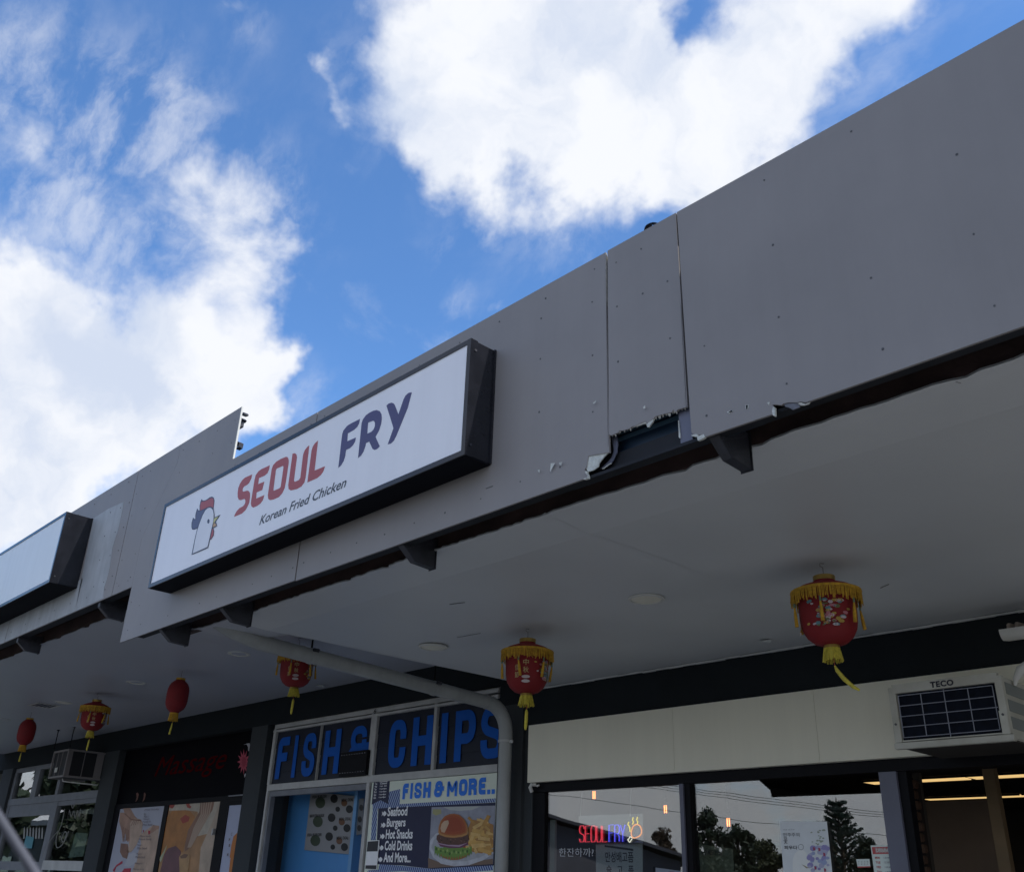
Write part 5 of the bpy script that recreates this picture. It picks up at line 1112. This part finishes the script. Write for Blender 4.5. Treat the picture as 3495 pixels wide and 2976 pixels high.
def fancy_lantern(label, loc, rot, style, tilt=0.0):
    t = thing('palace_lantern', label, 'lantern', loc, 'tasselled palace lanterns hanging from the awning ceiling')
    t.rotation_euler = (tilt, 0, rot)
    MB().tube([(0.008, 0, -0.002), (-0.012, 0, 0.0), (-0.012, 0, -0.014), (0.0, 0, -0.02), (0.0, 0, -0.07)], 0.0015, 5).obj('hook', wire_m, t)
    MB().lathe((0,0,0), [(0.050, -0.068), (0.052, -0.066), (0.052, -0.088), (0.050, -0.088)], 24).obj('top_ring', brass, t, smooth=True)
    MB().lathe((0,0,0), [(0.049, -0.072), (0.049, -0.095), (0.080, -0.106), (0.125, -0.122), (0.160, -0.148), (0.163, -0.154), (0.155, -0.156)], 32).obj('shoulder', lred2, t, smooth=True)
    MB().lathe((0,0,0), [(0.132, -0.145), (0.133, -0.20), (0.133, -0.25), (0.131, -0.29), (0.124, -0.325), (0.105, -0.36), (0.075, -0.385), (0.045, -0.395), (0.0, -0.396)], 36).obj('body', lred, t, smooth=True)
    t.scale = (0.95, 0.95, 0.97); fr = MB(); n = 150
    for i in range(n):
        a0 = 2*math.pi*i/n; a1 = 2*math.pi*(i+random.uniform(.5, .85))/n; l = random.uniform(0.046, 0.070); r0 = 0.1645; r1 = 0.163+random.uniform(-0.006, 0.006); da = random.uniform(-.012, .012)
        fr.add([(r0*math.cos(a0), r0*math.sin(a0), -0.146), (r0*math.cos(a1), r0*math.sin(a1), -0.146), (r1*math.cos(a1+da), r1*math.sin(a1+da), -0.146-l), (r1*math.cos(a0+da), r1*math.sin(a0+da), -0.146-l),
                ((r0-.003)*math.cos(a0), (r0-.003)*math.sin(a0), -0.146), ((r0-.003)*math.cos(a1), (r0-.003)*math.sin(a1), -0.146), ((r1-.003)*math.cos(a1+da), (r1-.003)*math.sin(a1+da), -0.146-l), ((r1-.003)*math.cos(a0+da), (r1-.003)*math.sin(a0+da), -0.146-l)],
               [(0,1,2,3),(5,4,7,6),(1,5,6,2),(0,3,7,4),(3,2,6,7)])
    fr.obj('fringe', gold, t, kind='stuff')
    MB().lathe((0,0,0), [(0.1655, -0.142), (0.167, -0.147), (0.165, -0.153)], 32).obj('rim_band', gold, t, smooth=True)
    for k in range(6):
        a_ = math.radians(k*60+20); x, y = 0.158*math.cos(a_), 0.158*math.sin(a_); sw = random.uniform(-.015, .02)
        MB().tube([(x, y, -0.20), (x, y, -0.225)], 0.005, 6).obj('bead', mat('bead_green', (0.12, 0.2, 0.12), 0.4), t)
        MB().tube([(x, y, -0.222), (x+sw*.4, y, -0.26), (x+sw, y+sw*.3, -0.315)], 0.006, 7, prof=[0.004, 0.008, 0.009]).obj('side_tassel', gold, t, smooth=True)
    MB().lathe((0,0,0), [(0.0, -0.394), (0.036, -0.394), (0.038, -0.408), (0.034, -0.41)], 20).obj('bottom_ring', brass, t, smooth=True)
    sk = MB()
    for i in range(40):
        a0 = 2*math.pi*i/40; r1 = 0.042+random.uniform(-.004, .008); l = random.uniform(0.055, 0.068)
        sk.tube([(0.034*math.cos(a0), 0.034*math.sin(a0), -0.405), (r1*math.cos(a0), r1*math.sin(a0), -0.405-l)], 0.0032, 4)
    sk.obj('bottom_skirt', ygreen, t, kind='stuff')
    MB().tube([(0, 0, -0.40), (0.004, 0, -0.475), (0.004, 0, -0.49)], 0.002, 5).obj('tassel_cord', mat('cord_red', (0.3, 0.05, 0.03), 0.5), t)
    if style == 'big': P_ = [(0.004, 0, -0.488), (0.012, 0, -0.51), (0.04, 0, -0.55), (0.075, 0, -0.585), (0.10, 0, -0.60)]
    else: P_ = [(0.004, 0, -0.488), (0.004, 0, -0.50), (0.003, 0, -0.54), (0.0, 0, -0.59), (0.0, 0, -0.605)]
    MB().tube(P_, 0.01, 8, prof=[0.004, 0.009, 0.0105, 0.009, 0.005]).obj('long_tassel', ygreen, t, smooth=True)
    # printed decoration
    pal = [mat('print_pale', (0.50, 0.42, 0.45), 0.6), mat('print_teal', (0.10, 0.22, 0.25), 0.6), mat('print_pink', (0.45, 0.16, 0.2), 0.6), mat('print_ochre', (0.40, 0.26, 0.05), 0.6), mat('print_olive', (0.12, 0.13, 0.05), 0.6)]
    rq = random.Random(hash(label) % 1000 if False else len(label))
    for pc_ in range(5):
        mb = MB()
        for i in range(14):
            for a_c in ((-math.pi/2,) if style != 'far' else (-math.pi/2, -0.2)):
                a0 = a_c+(0.0 if style == 'big' else 1.25)+rq.gauss(0, 0.25); z0 = -0.28+rq.uniform(-0.05, 0.07); r_ = rq.uniform(0.004, 0.013)
                pts_ = []
                for q in range(6):
                    u = r_*1.3*math.cos(q*1.047); v = r_*math.sin(q*1.047)*rq.uniform(.5, 1); aa = a0+u/0.134; pts_.append((0.1352*math.cos(aa), 0.1352*math.sin(aa), z0+v))
                mb.add(pts_, [tuple(range(6))])
        mb.obj('flower_print', pal[pc_], t, kind='stuff')
    pale = mat('print_gold', (0.48, 0.36, 0.16), 0.6); ppal = mat('print_white', (0.50, 0.42, 0.42), 0.6)
    fa = -math.pi/2 if style != 'big' else -math.pi
    for i, ch in enumerate('中秋'): curved_text(ch, None, 0.1335, fa+0.12, -0.205-0.045*(i+1), 0.034, 0.036, pale, t)
    for i, ch in enumerate('佳節'): curved_text(ch, None, 0.1335, fa-0.30, -0.235-0.045*(i+1), 0.026, 0.036, pale, t)
    for i in range(2):
        mb = MB(); pts_ = []
        for q in range(10):
            u = 0.026*math.cos(q*.628); v = 0.010*math.sin(q*.628); aa = fa+0.12+u/0.134; pts_.append((0.1354*math.cos(aa), 0.1354*math.sin(aa), -0.318-0.026*i+v))
        mb.add(pts_, [tuple(range(10))]).obj('mooncake_print', ppal, t)
    return t
def plain_lantern(label, loc, s=1.0, tilt=0.0, curl=0.0):
    t = thing('paper_lantern', label, 'lantern', loc, 'plain oval red lanterns hanging from the awning ceiling')
    t.rotation_euler = (0, tilt, 0)
    MB().tube([(0, 0, 0), (0, 0, -0.075)], 0.0015, 5).obj('hook', wire_m, t)
    MB().lathe((0,0,0), [(0.04, -0.07), (0.042, -0.07), (0.042, -0.088), (0.04, -0.088)], 20).obj('top_ring', gold, t, smooth=True)
    prof = [(0.039, -0.086)]
    for i in range(1, 24):
        u = i/24; z = -0.086-0.30*u; r_ = 0.098*(1-abs(2*u-1)**3.2)**0.5; prof.append((max(r_, 0.039)+0.0015*(i % 2), z))
    prof.append((0.036, -0.388))
    MB().lathe((0,0,0), prof, 28).obj('body', lred, t, smooth=True)
    MB().lathe((0,0,0), [(0.037, -0.386), (0.040, -0.388), (0.041, -0.40), (0.036, -0.40)], 20).obj('bottom_ring', gold, t, smooth=True)
    sk = MB()
    for i in range(30):
        a0 = 2*math.pi*i/30; sk.tube([(0.036*math.cos(a0), 0.036*math.sin(a0), -0.40), (0.042*math.cos(a0), 0.042*math.sin(a0), -0.458+random.uniform(-.004, .004))], 0.004, 4)
    sk.obj('bottom_skirt', gold, t, kind='stuff')
    MB().tube([(0, 0, -0.40), (0, 0, -0.48)], 0.0015, 4).obj('tassel_cord', gold, t)
    MB().tube([(0, 0, -0.478), (curl*.3, 0, -0.52), (curl, 0, -0.575)], 0.008, 7, prof=[0.004, 0.008, 0.009]).obj('long_tassel', ygreen, t, smooth=True)
    return t
Yl_ = 3.93
fancy_lantern('largest red palace lantern printed with flowers, hanging beside the air conditioner', (-2.085, Yl_, SR), math.radians(28), 'big')
fancy_lantern('red palace lantern with Chinese characters hanging right of the pipe elbow', (-4.035, Yl_, SR), math.radians(36), 'mid')
fancy_lantern('red palace lantern whose top is hidden behind the sloping pipe', (-6.64, Yl_, SL), math.radians(52), 'pipe', 0.05)
fancy_lantern('farthest palace lantern, above the left air conditioner', (-10.66, Yl_, SL), math.radians(64), 'far', 0.04)
plain_lantern('plain oval red lantern hanging in front of the massage shop', (-8.69, Yl_, SL), tilt=0.03, curl=-0.02)
plain_lantern('plain oval red lantern nearest the left edge of the picture', (-12.70, Yl_, SL), tilt=0.05)

# ------------------------------------------------------------------ downlights and vent
rim_m = mat('downlight_rim', (0.62, 0.62, 0.58), 0.5, var=0.1); inm = mat('downlight_inner', (0.80, 0.77, 0.64), 0.4, var=0.1)
for lb, x, z in (('round ceiling downlight between the two near palace lanterns', -3.08*1.4/1.4, SR), ('round ceiling downlight left of the lantern with Chinese characters', -4.858, SR), ('round ceiling downlight left of the sloping pipe', -7.563, SL),
                 ('round ceiling downlight above left of the plain oval lantern', -9.64, SL), ('round ceiling downlight beside the square vent', -11.577, SL), ('farthest round ceiling downlight at the left edge', -13.66, SL)):
    t = thing('downlight', lb, 'light', (x, 3.87 if z == SR else 3.9, z), 'unlit round downlights in the awning ceiling')
    MB().lathe((0,0,0), [(0.098, -0.001), (0.098, -0.006), (0.083, -0.010), (0.080, -0.003), (0.080, 0.0)], 28).obj('rim', rim_m, t, smooth=True)
    MB().lathe((0,0,0), [(0.080, -0.004), (0.05, -0.0025), (0.0, -0.002)], 28).obj('reflector', inm, t, smooth=True)
vt = thing('ceiling_vent', 'square louvred vent in the far left ceiling', 'vent')
vx, vy = -12.0, 3.83
fo = MB().add(*platemesh([rect(vx-.16, vx+.16, vy-.14, vy+.14), rect(vx-.12, vx+.12, vy-.10, vy+.10)], 0, 0.0)).obj('frame', rim_m, vt)
for v in fo.data.vertices: v.co = Vector((v.co.x, v.co.z, SL-0.006))
for k in range(5): MB().bar((vx-.12, vy-.09+k*.045, SL-0.005), (vx+.12, vy-.09+k*.045, SL-0.005), 0.02, 0.006).obj('slat', dark_steel, vt)

# ------------------------------------------------------------------ air conditioners
ac = thing('air_conditioner', 'near TECO window air conditioner with a dark wire guarded coil', 'air conditioner')
ay = 4.80; t3c = crop(2950, 2150, 3.528)
ac_m = mat('ac_cream_paint', (0.50, 0.50, 0.44), 0.5, var=0.08, vscale=5, dirt=(0.3, 0.27, 0.2)); coil = mat('ac_coil', (0.004, 0.007, 0.016), 0.6, spec=0.15, var=0.4, vscale=30, bump=0.4, bscale=200)
T = lambda pts: [(at(*t3c(*p), ay).x, at(*t3c(*p), ay).z) for p in pts]
x0, x1, z0, z1 = -2.262, -1.70, 2.283, 2.595
MB().box(x0+0.02, x1-0.012, ay+0.03, YW+0.3, z0+0.012, z1-0.01).obj('casing', ac_m, ac, bevel=0.006)
plate('front_frame', [[(x0, z0+.03), (x1, z0+.03), (x1, z1-.015), (x1-.02, z1-.015), (x1-.02, z1), (x0+.02, z1), (x0+.02, z1-.015), (x0, z1-.015)], [(x0+.035, z0+.036), (x1-.035, z0+.036), (x1-.035, z1-.045), (x0+.035, z1-.045)]], ay, 0.029, ac_m, ac)
box('coil', x0+.03, x1-.03, ay+0.022, ay+0.0295, z0+.03, z1-.04, coil, ac)
box('bottom_plate', x0+.02, x1-.015, ay+.031, YW-.001, z0+.002, z0+.011, mat('ac_base_dark', (0.04, 0.036, 0.03), 0.7), ac)  # separate dark plate, makes the casing bottom darker
box('lower_rail', x0-.005, x1+.01, ay-0.006, ay+0.03, z0-.004, z0+.026, ac_m, ac, bevel=0.003)
box('side_bracket', x0+.005, x0+.038, ay-0.008, ay-0.001, z0+.027, z0+.135, ac_m, ac, bevel=0.002); box('side_bracket', x1-.038, x1-.002, ay-0.008, ay-0.001, z0+.027, z0+.135, ac_m, ac, bevel=0.002)
mb = MB().tube([(x0+.02, ay-.012, z0+.115), (x0+.02, ay-.007, z0+.115)], 0.006, 8).tube([(x1-.02, ay-.012, z0+.115), (x1-.02, ay-.007, z0+.115)], 0.006, 8); mb.obj('bracket_bolts', screw_m, ac)
wg = mat('wire_guard', (0.30, 0.32, 0.38), 0.4, metal=0.3)
gx0, gx1, gz0, gz1 = x0+.045, x1-.05, z0+.05, z1-.058
for k in range(5):
    x = gx0+(gx1-gx0)*k/4; MB().tube([(x, ay+.006, gz0-(.012 if k == 2 else 0)), (x, ay+.006, gz1+(.012 if k == 2 else 0))], 0.0022, 5).obj('guard_wire', wg, ac)
for k in range(5):
    z = gz0+(gz1-gz0)*k/4; e = .01 if k == 2 else 0; MB().tube([(gx0-e, ay+.004, z), (gx1+e, ay+.004, z)], 0.0022, 5).obj('guard_wire', wg, ac)
a = T([(785, 610)])[0]; b = T([(1058, 525)])[0]
text('TECO', a[0], b[0], z1-.038, z1-.008, ay-0.0012, mat('ac_logo', (0.010, 0.011, 0.025), 0.4), ac, offset=0.05, spacing=1.12)
for k in range(3): box('side_louvre', x1-.0119, x1-.009, ay+0.06, ay+0.42, z0+.06+k*.08, z0+.115+k*.08, mat('ac_side_dark', (0.22, 0.24, 0.23), 0.6), ac)
al_ = thing('air_conditioner', 'far left window air conditioner caged in a pale frame above the shop window', 'air conditioner')
xc0, xc1, zc0, zc1, yc = -14.16, -13.635, 2.725, 3.055, 4.805
pfr = mat('cage_frame', (0.26, 0.24, 0.235), 0.5, var=0.1)
box('casing', xc0+.015, xc1-.015, yc+.015, YW+.2, zc0+.012, zc1-.012, mat('ac_dark', (0.02, 0.021, 0.025), 0.5), al_)
mb = MB()
for (a_, b_) in (((xc0, yc, zc0), (xc0, yc, zc1)), ((xc1, yc, zc0), (xc1, yc, zc1)), ((xc0, yc, zc0), (xc1, yc, zc0)), ((xc0, yc, zc1), (xc1, yc, zc1)), ((xc1, yc, zc0), (xc1, YW, zc0)), ((xc1, yc, zc1), (xc1, YW, zc1)), ((xc0, yc, zc0), (xc0, YW, zc0))):
    MB().bar(a_, b_, 0.022, 0.022).obj('cage_bar', pfr, al_)
box('cage_panel', xc1-.013, xc1-.004, yc+.005, yc+.06, zc0+.01, zc1-.01, pfr, al_); box('cage_panel', xc1-.013, xc1-.004, YW-.10, YW-.005, zc0+.01, zc1-.01, pfr, al_)
for u in (.33, .62): MB().bar((xc0+(xc1-xc0)*u, yc-.004, zc0), (xc0+(xc1-xc0)*u, yc-.004, zc1), 0.006).obj('cage_bar', pfr, al_)
MB().bar((xc1-.008, (yc+YW)/2-.02, zc0), (xc1-.008, (yc+YW)/2-.02, zc1), 0.008).obj('cage_bar', pfr, al_)
box('label_plate', xc0+.16, xc0+.25, yc-.008, yc-.003, zc0+.06, zc0+.12, white_p, al_)
MB().tube([(xc0+.36, yc+.05, zc0-.02), (xc0+.37, yc+.06, zc0-.055), (xc0+.42, yc+.1, zc0-.06), (xc1, YW-.02, zc0-.075)], 0.008, 6).obj('drain_pipe', white_p, al_, smooth=True)
for x in (-12.9, -11.6):
    pass
hr = [(438, 660, 745), (558, 635, 740)]
for i, (px, ya, yb) in enumerate(((455, 660, 765), (578, 637, 745))):
    t = thing('hanging_rod', ('left' if i == 0 else 'right')+' thin dark rod hanging from the ceiling above the left air conditioner', 'rod')
    p = atz(*c5(px, ya), SL); MB().tube([p, p+Vector((0, 0, -0.26))], 0.007, 6).obj('rod', black_fr, t); MB().lathe(p, [(0.02, -.001), (0.02, -.012), (0.0, -.012)], 10).obj('plate', black_fr, t)

# light fitting and cable at the right edge
lf = thing('tube_bracket', 'white half round conduit cover clamped on the dark wall at the right edge', 'conduit')
c3 = crop(3150, 2050, 5.04)
p0 = at(*c3(1345, 600), 5.1)
hx = MB(); n = 12
for i, x in enumerate((p0.x, 0.4)):
    for k in range(n+1):
        a_ = math.pi*(0.95+0.95*k/n); hx.v.append((x+(0.03 if k > 6 and i == 0 else 0)*k/n, 5.13+0.05*math.cos(a_), 2.855+0.045*math.sin(a_)))
for k in range(n): hx.f.append((k, k+1, n+1+k+1, n+1+k))
hx.obj('cover', white_p, lf, smooth=True)
for dx in (0.035, 0.075): MB().tube([(p0.x+dx, 5.13, 2.86), (p0.x+dx-.005, 5.15, 2.893), (p0.x+dx+.01, YW, 2.90)], 0.012, 8).obj('clamp', mat('clamp_tan', (0.4, 0.33, 0.27), 0.6), lf, smooth=True)
cbl = thing('cable_gland', 'white bulbous cable plug hanging by the near air conditioner', 'plug')
pg = atx(*c3(1680, 1190), -1.66)
MB().tube([pg+Vector((0.05, 0, .03)), pg, pg+Vector((-0.03, -.0, -.04)), pg+Vector((-0.04, 0, -.07))], 0.02, 10, prof=[0.02, 0.024, 0.014, 0.008]).obj('plug', white_p, cbl, smooth=True)
MB().tube([pg+Vector((0.04, 0.02, .03)), pg+Vector((0.10, .15, .10)), pg+Vector((0.12, .3, .12))], 0.005, 6).obj('cable', white_p, cbl)

# ------------------------------------------------------------------ foreground rod (out of focus)
ra = Vector((0, 0, CAMZ))+ray(18, 2822)*0.52; rb = Vector((0, 0, CAMZ))+ray(118, 2976)*0.52
dr = (rb-ra)/((ra-rb).z); low = ra+dr*(ra.z-0.02); hi = ra-dr*0.35
rd = MB().tube([low, hi], 0.0027, 12).obj('metal_rod', mat('rod_grey', (0.11, 0.115, 0.14), 0.4, var=0.3, vscale=12), None, smooth=True)
tag(rd, 'out of focus grey metal rod crossing the bottom left corner of the picture', 'rod')

# ------------------------------------------------------------------ across the street (seen mirrored in the shop glass)
MC = Vector((0, 2*RY, CAMZ))
def opp(az, d, elev=0.0):
    a_ = math.radians(az); return Vector((math.sin(a_)*d, 2*RY+math.cos(a_)*d, CAMZ+d*math.tan(math.radians(elev))))
bark = mat('bark', (0.09, 0.07, 0.05), 0.9, var=0.3, vscale=8)
leafm = [mat('leaf_dark', (0.020, 0.034, 0.016), 0.6, var=0.5, vscale=2), mat('leaf_olive', (0.045, 0.055, 0.02), 0.6, var=0.5, vscale=2), mat('leaf_rust', (0.07, 0.045, 0.025), 0.6, var=0.5, vscale=2)]
def leaves(centres, rads, n, size, seed):
    rg = np.random.RandomState(seed); vs = []; fs = []
    idx = rg.randint(0, len(centres), n); C_ = np.array([tuple(c) for c in centres])[idx]; Rr = np.array(rads)[idx]
    d = rg.normal(size=(n, 3)); d /= np.linalg.norm(d, axis=1)[:, None]; pos = C_+d*(Rr*(0.35+0.7*rg.rand(n)))[:, None]
    u = rg.normal(size=(n, 3)); u /= np.linalg.norm(u, axis=1)[:, None]; v = np.cross(u, rg.normal(size=(n, 3))); v /= np.linalg.norm(v, axis=1)[:, None]
    s_ = size*(0.5+rg.rand(n))[:, None]
    V = np.concatenate([pos-u*s_, pos+v*s_*0.5, pos+u*s_, pos-v*s_*0.5], 1).reshape(-1, 3)
    me = bpy.data.meshes.new('crown'); me.vertices.add(n*4); me.vertices.foreach_set('co', V.ravel()); me.loops.add(n*4); me.loops.foreach_set('vertex_index', np.arange(n*4))
    me.polygons.add(n); me.polygons.foreach_set('loop_start', np.arange(n)*4); me.update(calc_edges=True); return me
def tree(label, az, d, elev, w, m, seed, n=5000):
    top = opp(az, d, elev); base = Vector((top.x, top.y, -0.12)); h = top.z; rg = random.Random(seed)
    t = thing('broadleaf_tree', label, 'tree', base, 'trees across the street')
    tr = MB().tube([(0, 0, 0), (0.1, 0, h*.3), (0, 0.1, h*.6), (0, 0, h*.85)], .2, 8, prof=[.22, .17, .11, .04])
    cs = []; rs = []
    for i in range(34):
        a_ = rg.uniform(0, 6.28); k = rg.uniform(.2, 1); r_ = w*rg.uniform(.2, .95)*(1.1-k*0.75); c = Vector((r_*math.cos(a_), r_*math.sin(a_), h*k*0.92)); cs.append(c); rs.append(rg.uniform(.15, .36)*w*.6)
        tr.tube([(0, 0, h*k*.6), tuple(c*0.98)], .05, 5, prof=[.06, .02])
    cs.append(Vector((0, 0, h-.35))); rs.append(.4)
    tr.obj('trunk', bark, t); link('crown', leaves(cs, rs, n*2 if n < 9000 else n, 0.085 if n < 9000 else 0.3, seed), m, t)
TT = [(-140.9, 40, 2.3, 1.6, 2), (-142.0, 42, 3.3, 1.0, 2), (-144.5, 42, 4.4, 1.7, 0), (-146.0, 44, 3.6, 1.7, 0), (-147.6, 46, 2.9, 2.0, 1), (-149.2, 44, 2.6, 1.8, 0), (-150.4, 46, 3.0, 1.6, 1), (-152.6, 42, 3.0, 1.5, 0), (-154.2, 42, 2.4, 1.7, 0), (-157, 45, 2.8, 2.5, 1), (-161, 45, 3.2, 2.8, 0), (-129, 52, 6.2, 3.6, 0), (-120, 48, 9.5, 5.0, 1), (-112.5, 42, 12.5, 5.0, 0), (-105, 42, 12.5, 5.2, 0)]  # last four trees added to keep bright sky out of the left shop glass
names = ['rust tinged tree beside the dark gable', 'thin airy tree just right of the mullion', 'tall rounded dark tree nearest the mullion', 'dark bushy tree next to the tall rounded one', 'olive bushy tree in the middle of the row', 'low dark tree left of the Korean poster', 'olive tree behind the Korean poster', 'loose dark tree right of the pine', 'low tree behind the opening hours sheet', 'broad olive tree well right of the pine', 'broad dark tree farthest right', 'broad dark tree added left of the gable house to darken reflections', 'olive tree added farther left of the gable house to darken reflections', 'wide dark tree added to darken the massage shop glass', 'dark tree added to darken the far left shop glass']
for i, (tt, nm) in enumerate(zip(TT, names)):
    tree(nm+', across the street', tt[0], tt[1], tt[2], tt[3], leafm[tt[4]], 20+i, 4500 if i < 11 else 22000)
# Norfolk pine
pt = opp(-151.35, 44, 4.95); pb = Vector((pt.x, pt.y, -0.12)); hp_ = pt.z+0.12
pn = thing('norfolk_pine', 'tall tiered Norfolk pine across the street, mirrored in the restaurant glass', 'tree', pb)
tk = MB().tube([(0, 0, 0), (0, 0, hp_)], .1, 7, prof=[.16, .02]); rg = random.Random(5); cs = []; rs = []
for tier in range(18):
    z = hp_*(0.16+0.80*tier/17.5); L_ = 1.75*(1-tier/18.2)**0.75+.08
    for k in range(8):
        a_ = k*0.785+tier*.4+rg.uniform(-.1, .1); l = L_*rg.uniform(.6, 1.15); e = Vector((l*math.cos(a_), l*math.sin(a_), z+l*rg.uniform(.35, .6))); tk.tube([(0, 0, z), tuple(e)], .02, 4, prof=[.03, .01])
        for q in range(3, 8): cs.append(Vector((0, 0, z)).lerp(e, q/7)); rs.append(.085)
tk.obj('trunk', bark, pn); link('crown', leaves(cs, rs, 15000, .05, 3), mat('pine_green', (0.012, 0.035, 0.024), 0.6, var=0.4), pn)
# gable house
pk_ = opp(-135.4, 34, 3.6); lo_ = opp(-142.9, 34, 1.65)
ghs = thing('gable_house', 'dark roofed gable building across the street, mirrored left of the mullion', 'building')
ax = (lo_-pk_); ax.z = 0; ax.normalize(); dp_ = Vector((ax.y, -ax.x, 0)); dp_ = dp_ if dp_.dot(Vector((0, -1, 0))) > 0 else -dp_
half = (Vector((lo_.x, lo_.y, 0))-Vector((pk_.x, pk_.y, 0))).length
pc0 = Vector((pk_.x, pk_.y, 0))
v0 = [pc0-ax*half, pc0+ax*half]
zE_, zP_ = lo_.z, pk_.z
gb = MB(); V = []
for o_ in (Vector((0, 0, 0)), dp_*12):
    V += [v0[0]+o_+Vector((0, 0, -.12)), v0[1]+o_+Vector((0, 0, -.12)), v0[1]+o_+Vector((0, 0, zE_-.12)), pc0+o_+Vector((0, 0, zP_-.12)), v0[0]+o_+Vector((0, 0, zE_-.12))]
gb.add(V, [(0, 1, 2, 3, 4), (9, 8, 7, 6, 5), (1, 6, 7, 2), (0, 4, 9, 5)]).obj('wall', mat('house_wall', (0.10, 0.10, 0.12), 0.8, var=0.15), ghs)
rf_ = MB()
for s_, e_ in ((v0[0], -1), (v0[1], 1)):
    a_ = pc0-dp_*.5+Vector((0, 0, zP_)); b_ = s_+ax*(e_*.5)-dp_*.5+Vector((0, 0, zE_-.12)); o_ = dp_*13
    rf_.add([a_, b_, b_+o_, a_+o_, a_+Vector((0, 0, .1)), b_+Vector((0, 0, .1)), b_+o_+Vector((0, 0, .1)), a_+o_+Vector((0, 0, .1))], [(0,1,2,3),(5,4,7,6),(0,4,5,1),(1,5,6,2),(2,6,7,3)])
rf_.obj('roof', mat('house_roof', (0.05, 0.052, 0.065), 0.7, var=0.2), ghs)
for u in (-.5, 0.05, .55):
    c = pc0+ax*(half*u)-dp_*.03; w_ = MB(); w_.add([c-ax*.7+Vector((0,0,.9)), c+ax*.7+Vector((0,0,.9)), c+ax*.7+Vector((0,0,2.0)), c-ax*.7+Vector((0,0,2.0))], [(0,1,2,3)]); w_.obj('window', mat('house_window', (0.03, 0.04, 0.05), 0.1), ghs)
low_b = thing('added_building', 'long dark building added across the street to darken the left shop glass', 'building')  # added dark block, hides the sky in the left shop reflections
box('wall', -80, -36, -22, -14, -.12, 4.3, mat('low_wall', (0.035, 0.035, 0.034), 0.8, var=0.15), low_b); box('roof', -80.5, -35.5, -22.5, -13.5, 4.3, 4.6, mat('low_roof', (0.12, 0.12, 0.13), 0.7), low_b)
for i in range(10): box('window', -79+i*4, -76.6+i*4, -13.99, -13.9, .9, 2.4, mat('house_window', (0.03, 0.04, 0.05), 0.1), low_b)
# power lines
wm = mat('power_cable', (0.03, 0.03, 0.03), 0.6)
for i, (aL, eL, aR, eR, lb) in enumerate(((-134.5, 4.85, -156, 2.75, 'lowest'), (-134.0, 6.0, -156, 3.7, 'second lowest'), (-134.0, 6.15, -156, 3.82, 'third lowest'), (-134, 6.28, -156, 3.95, 'topmost'))):
    a_ = opp(aL, 28, eL); b_ = opp(aR, 30, eR); d_ = b_-a_; a_ = a_-d_*.6; b_ = b_+d_*.6
    P_ = [a_.lerp(b_, q/20)+Vector((0, 0, -.35*4*(q/20)*(1-q/20)+.30)) for q in range(21)]
    o_ = MB().tube(P_, .007, 5).obj('power_line', wm, None); tag(o_, lb+' of the power lines strung across the street, mirrored in the glass', 'cable', 'power lines across the street')
for nm_, p_ in (('left', a_), ('right', b_)):
    t = thing('power_pole', nm_+' timber power pole carrying the street cables', 'pole', (p_.x, p_.y, -.12))
    MB().tube([(0, 0, 0), (0, 0, p_.z+.9)], .13, 10, prof=[.16, .12]).obj('shaft', bark, t); MB().bar((-.9, 0, p_.z+.4), (.9, 0, p_.z+.4), .1).obj('crossarm', bark, t)
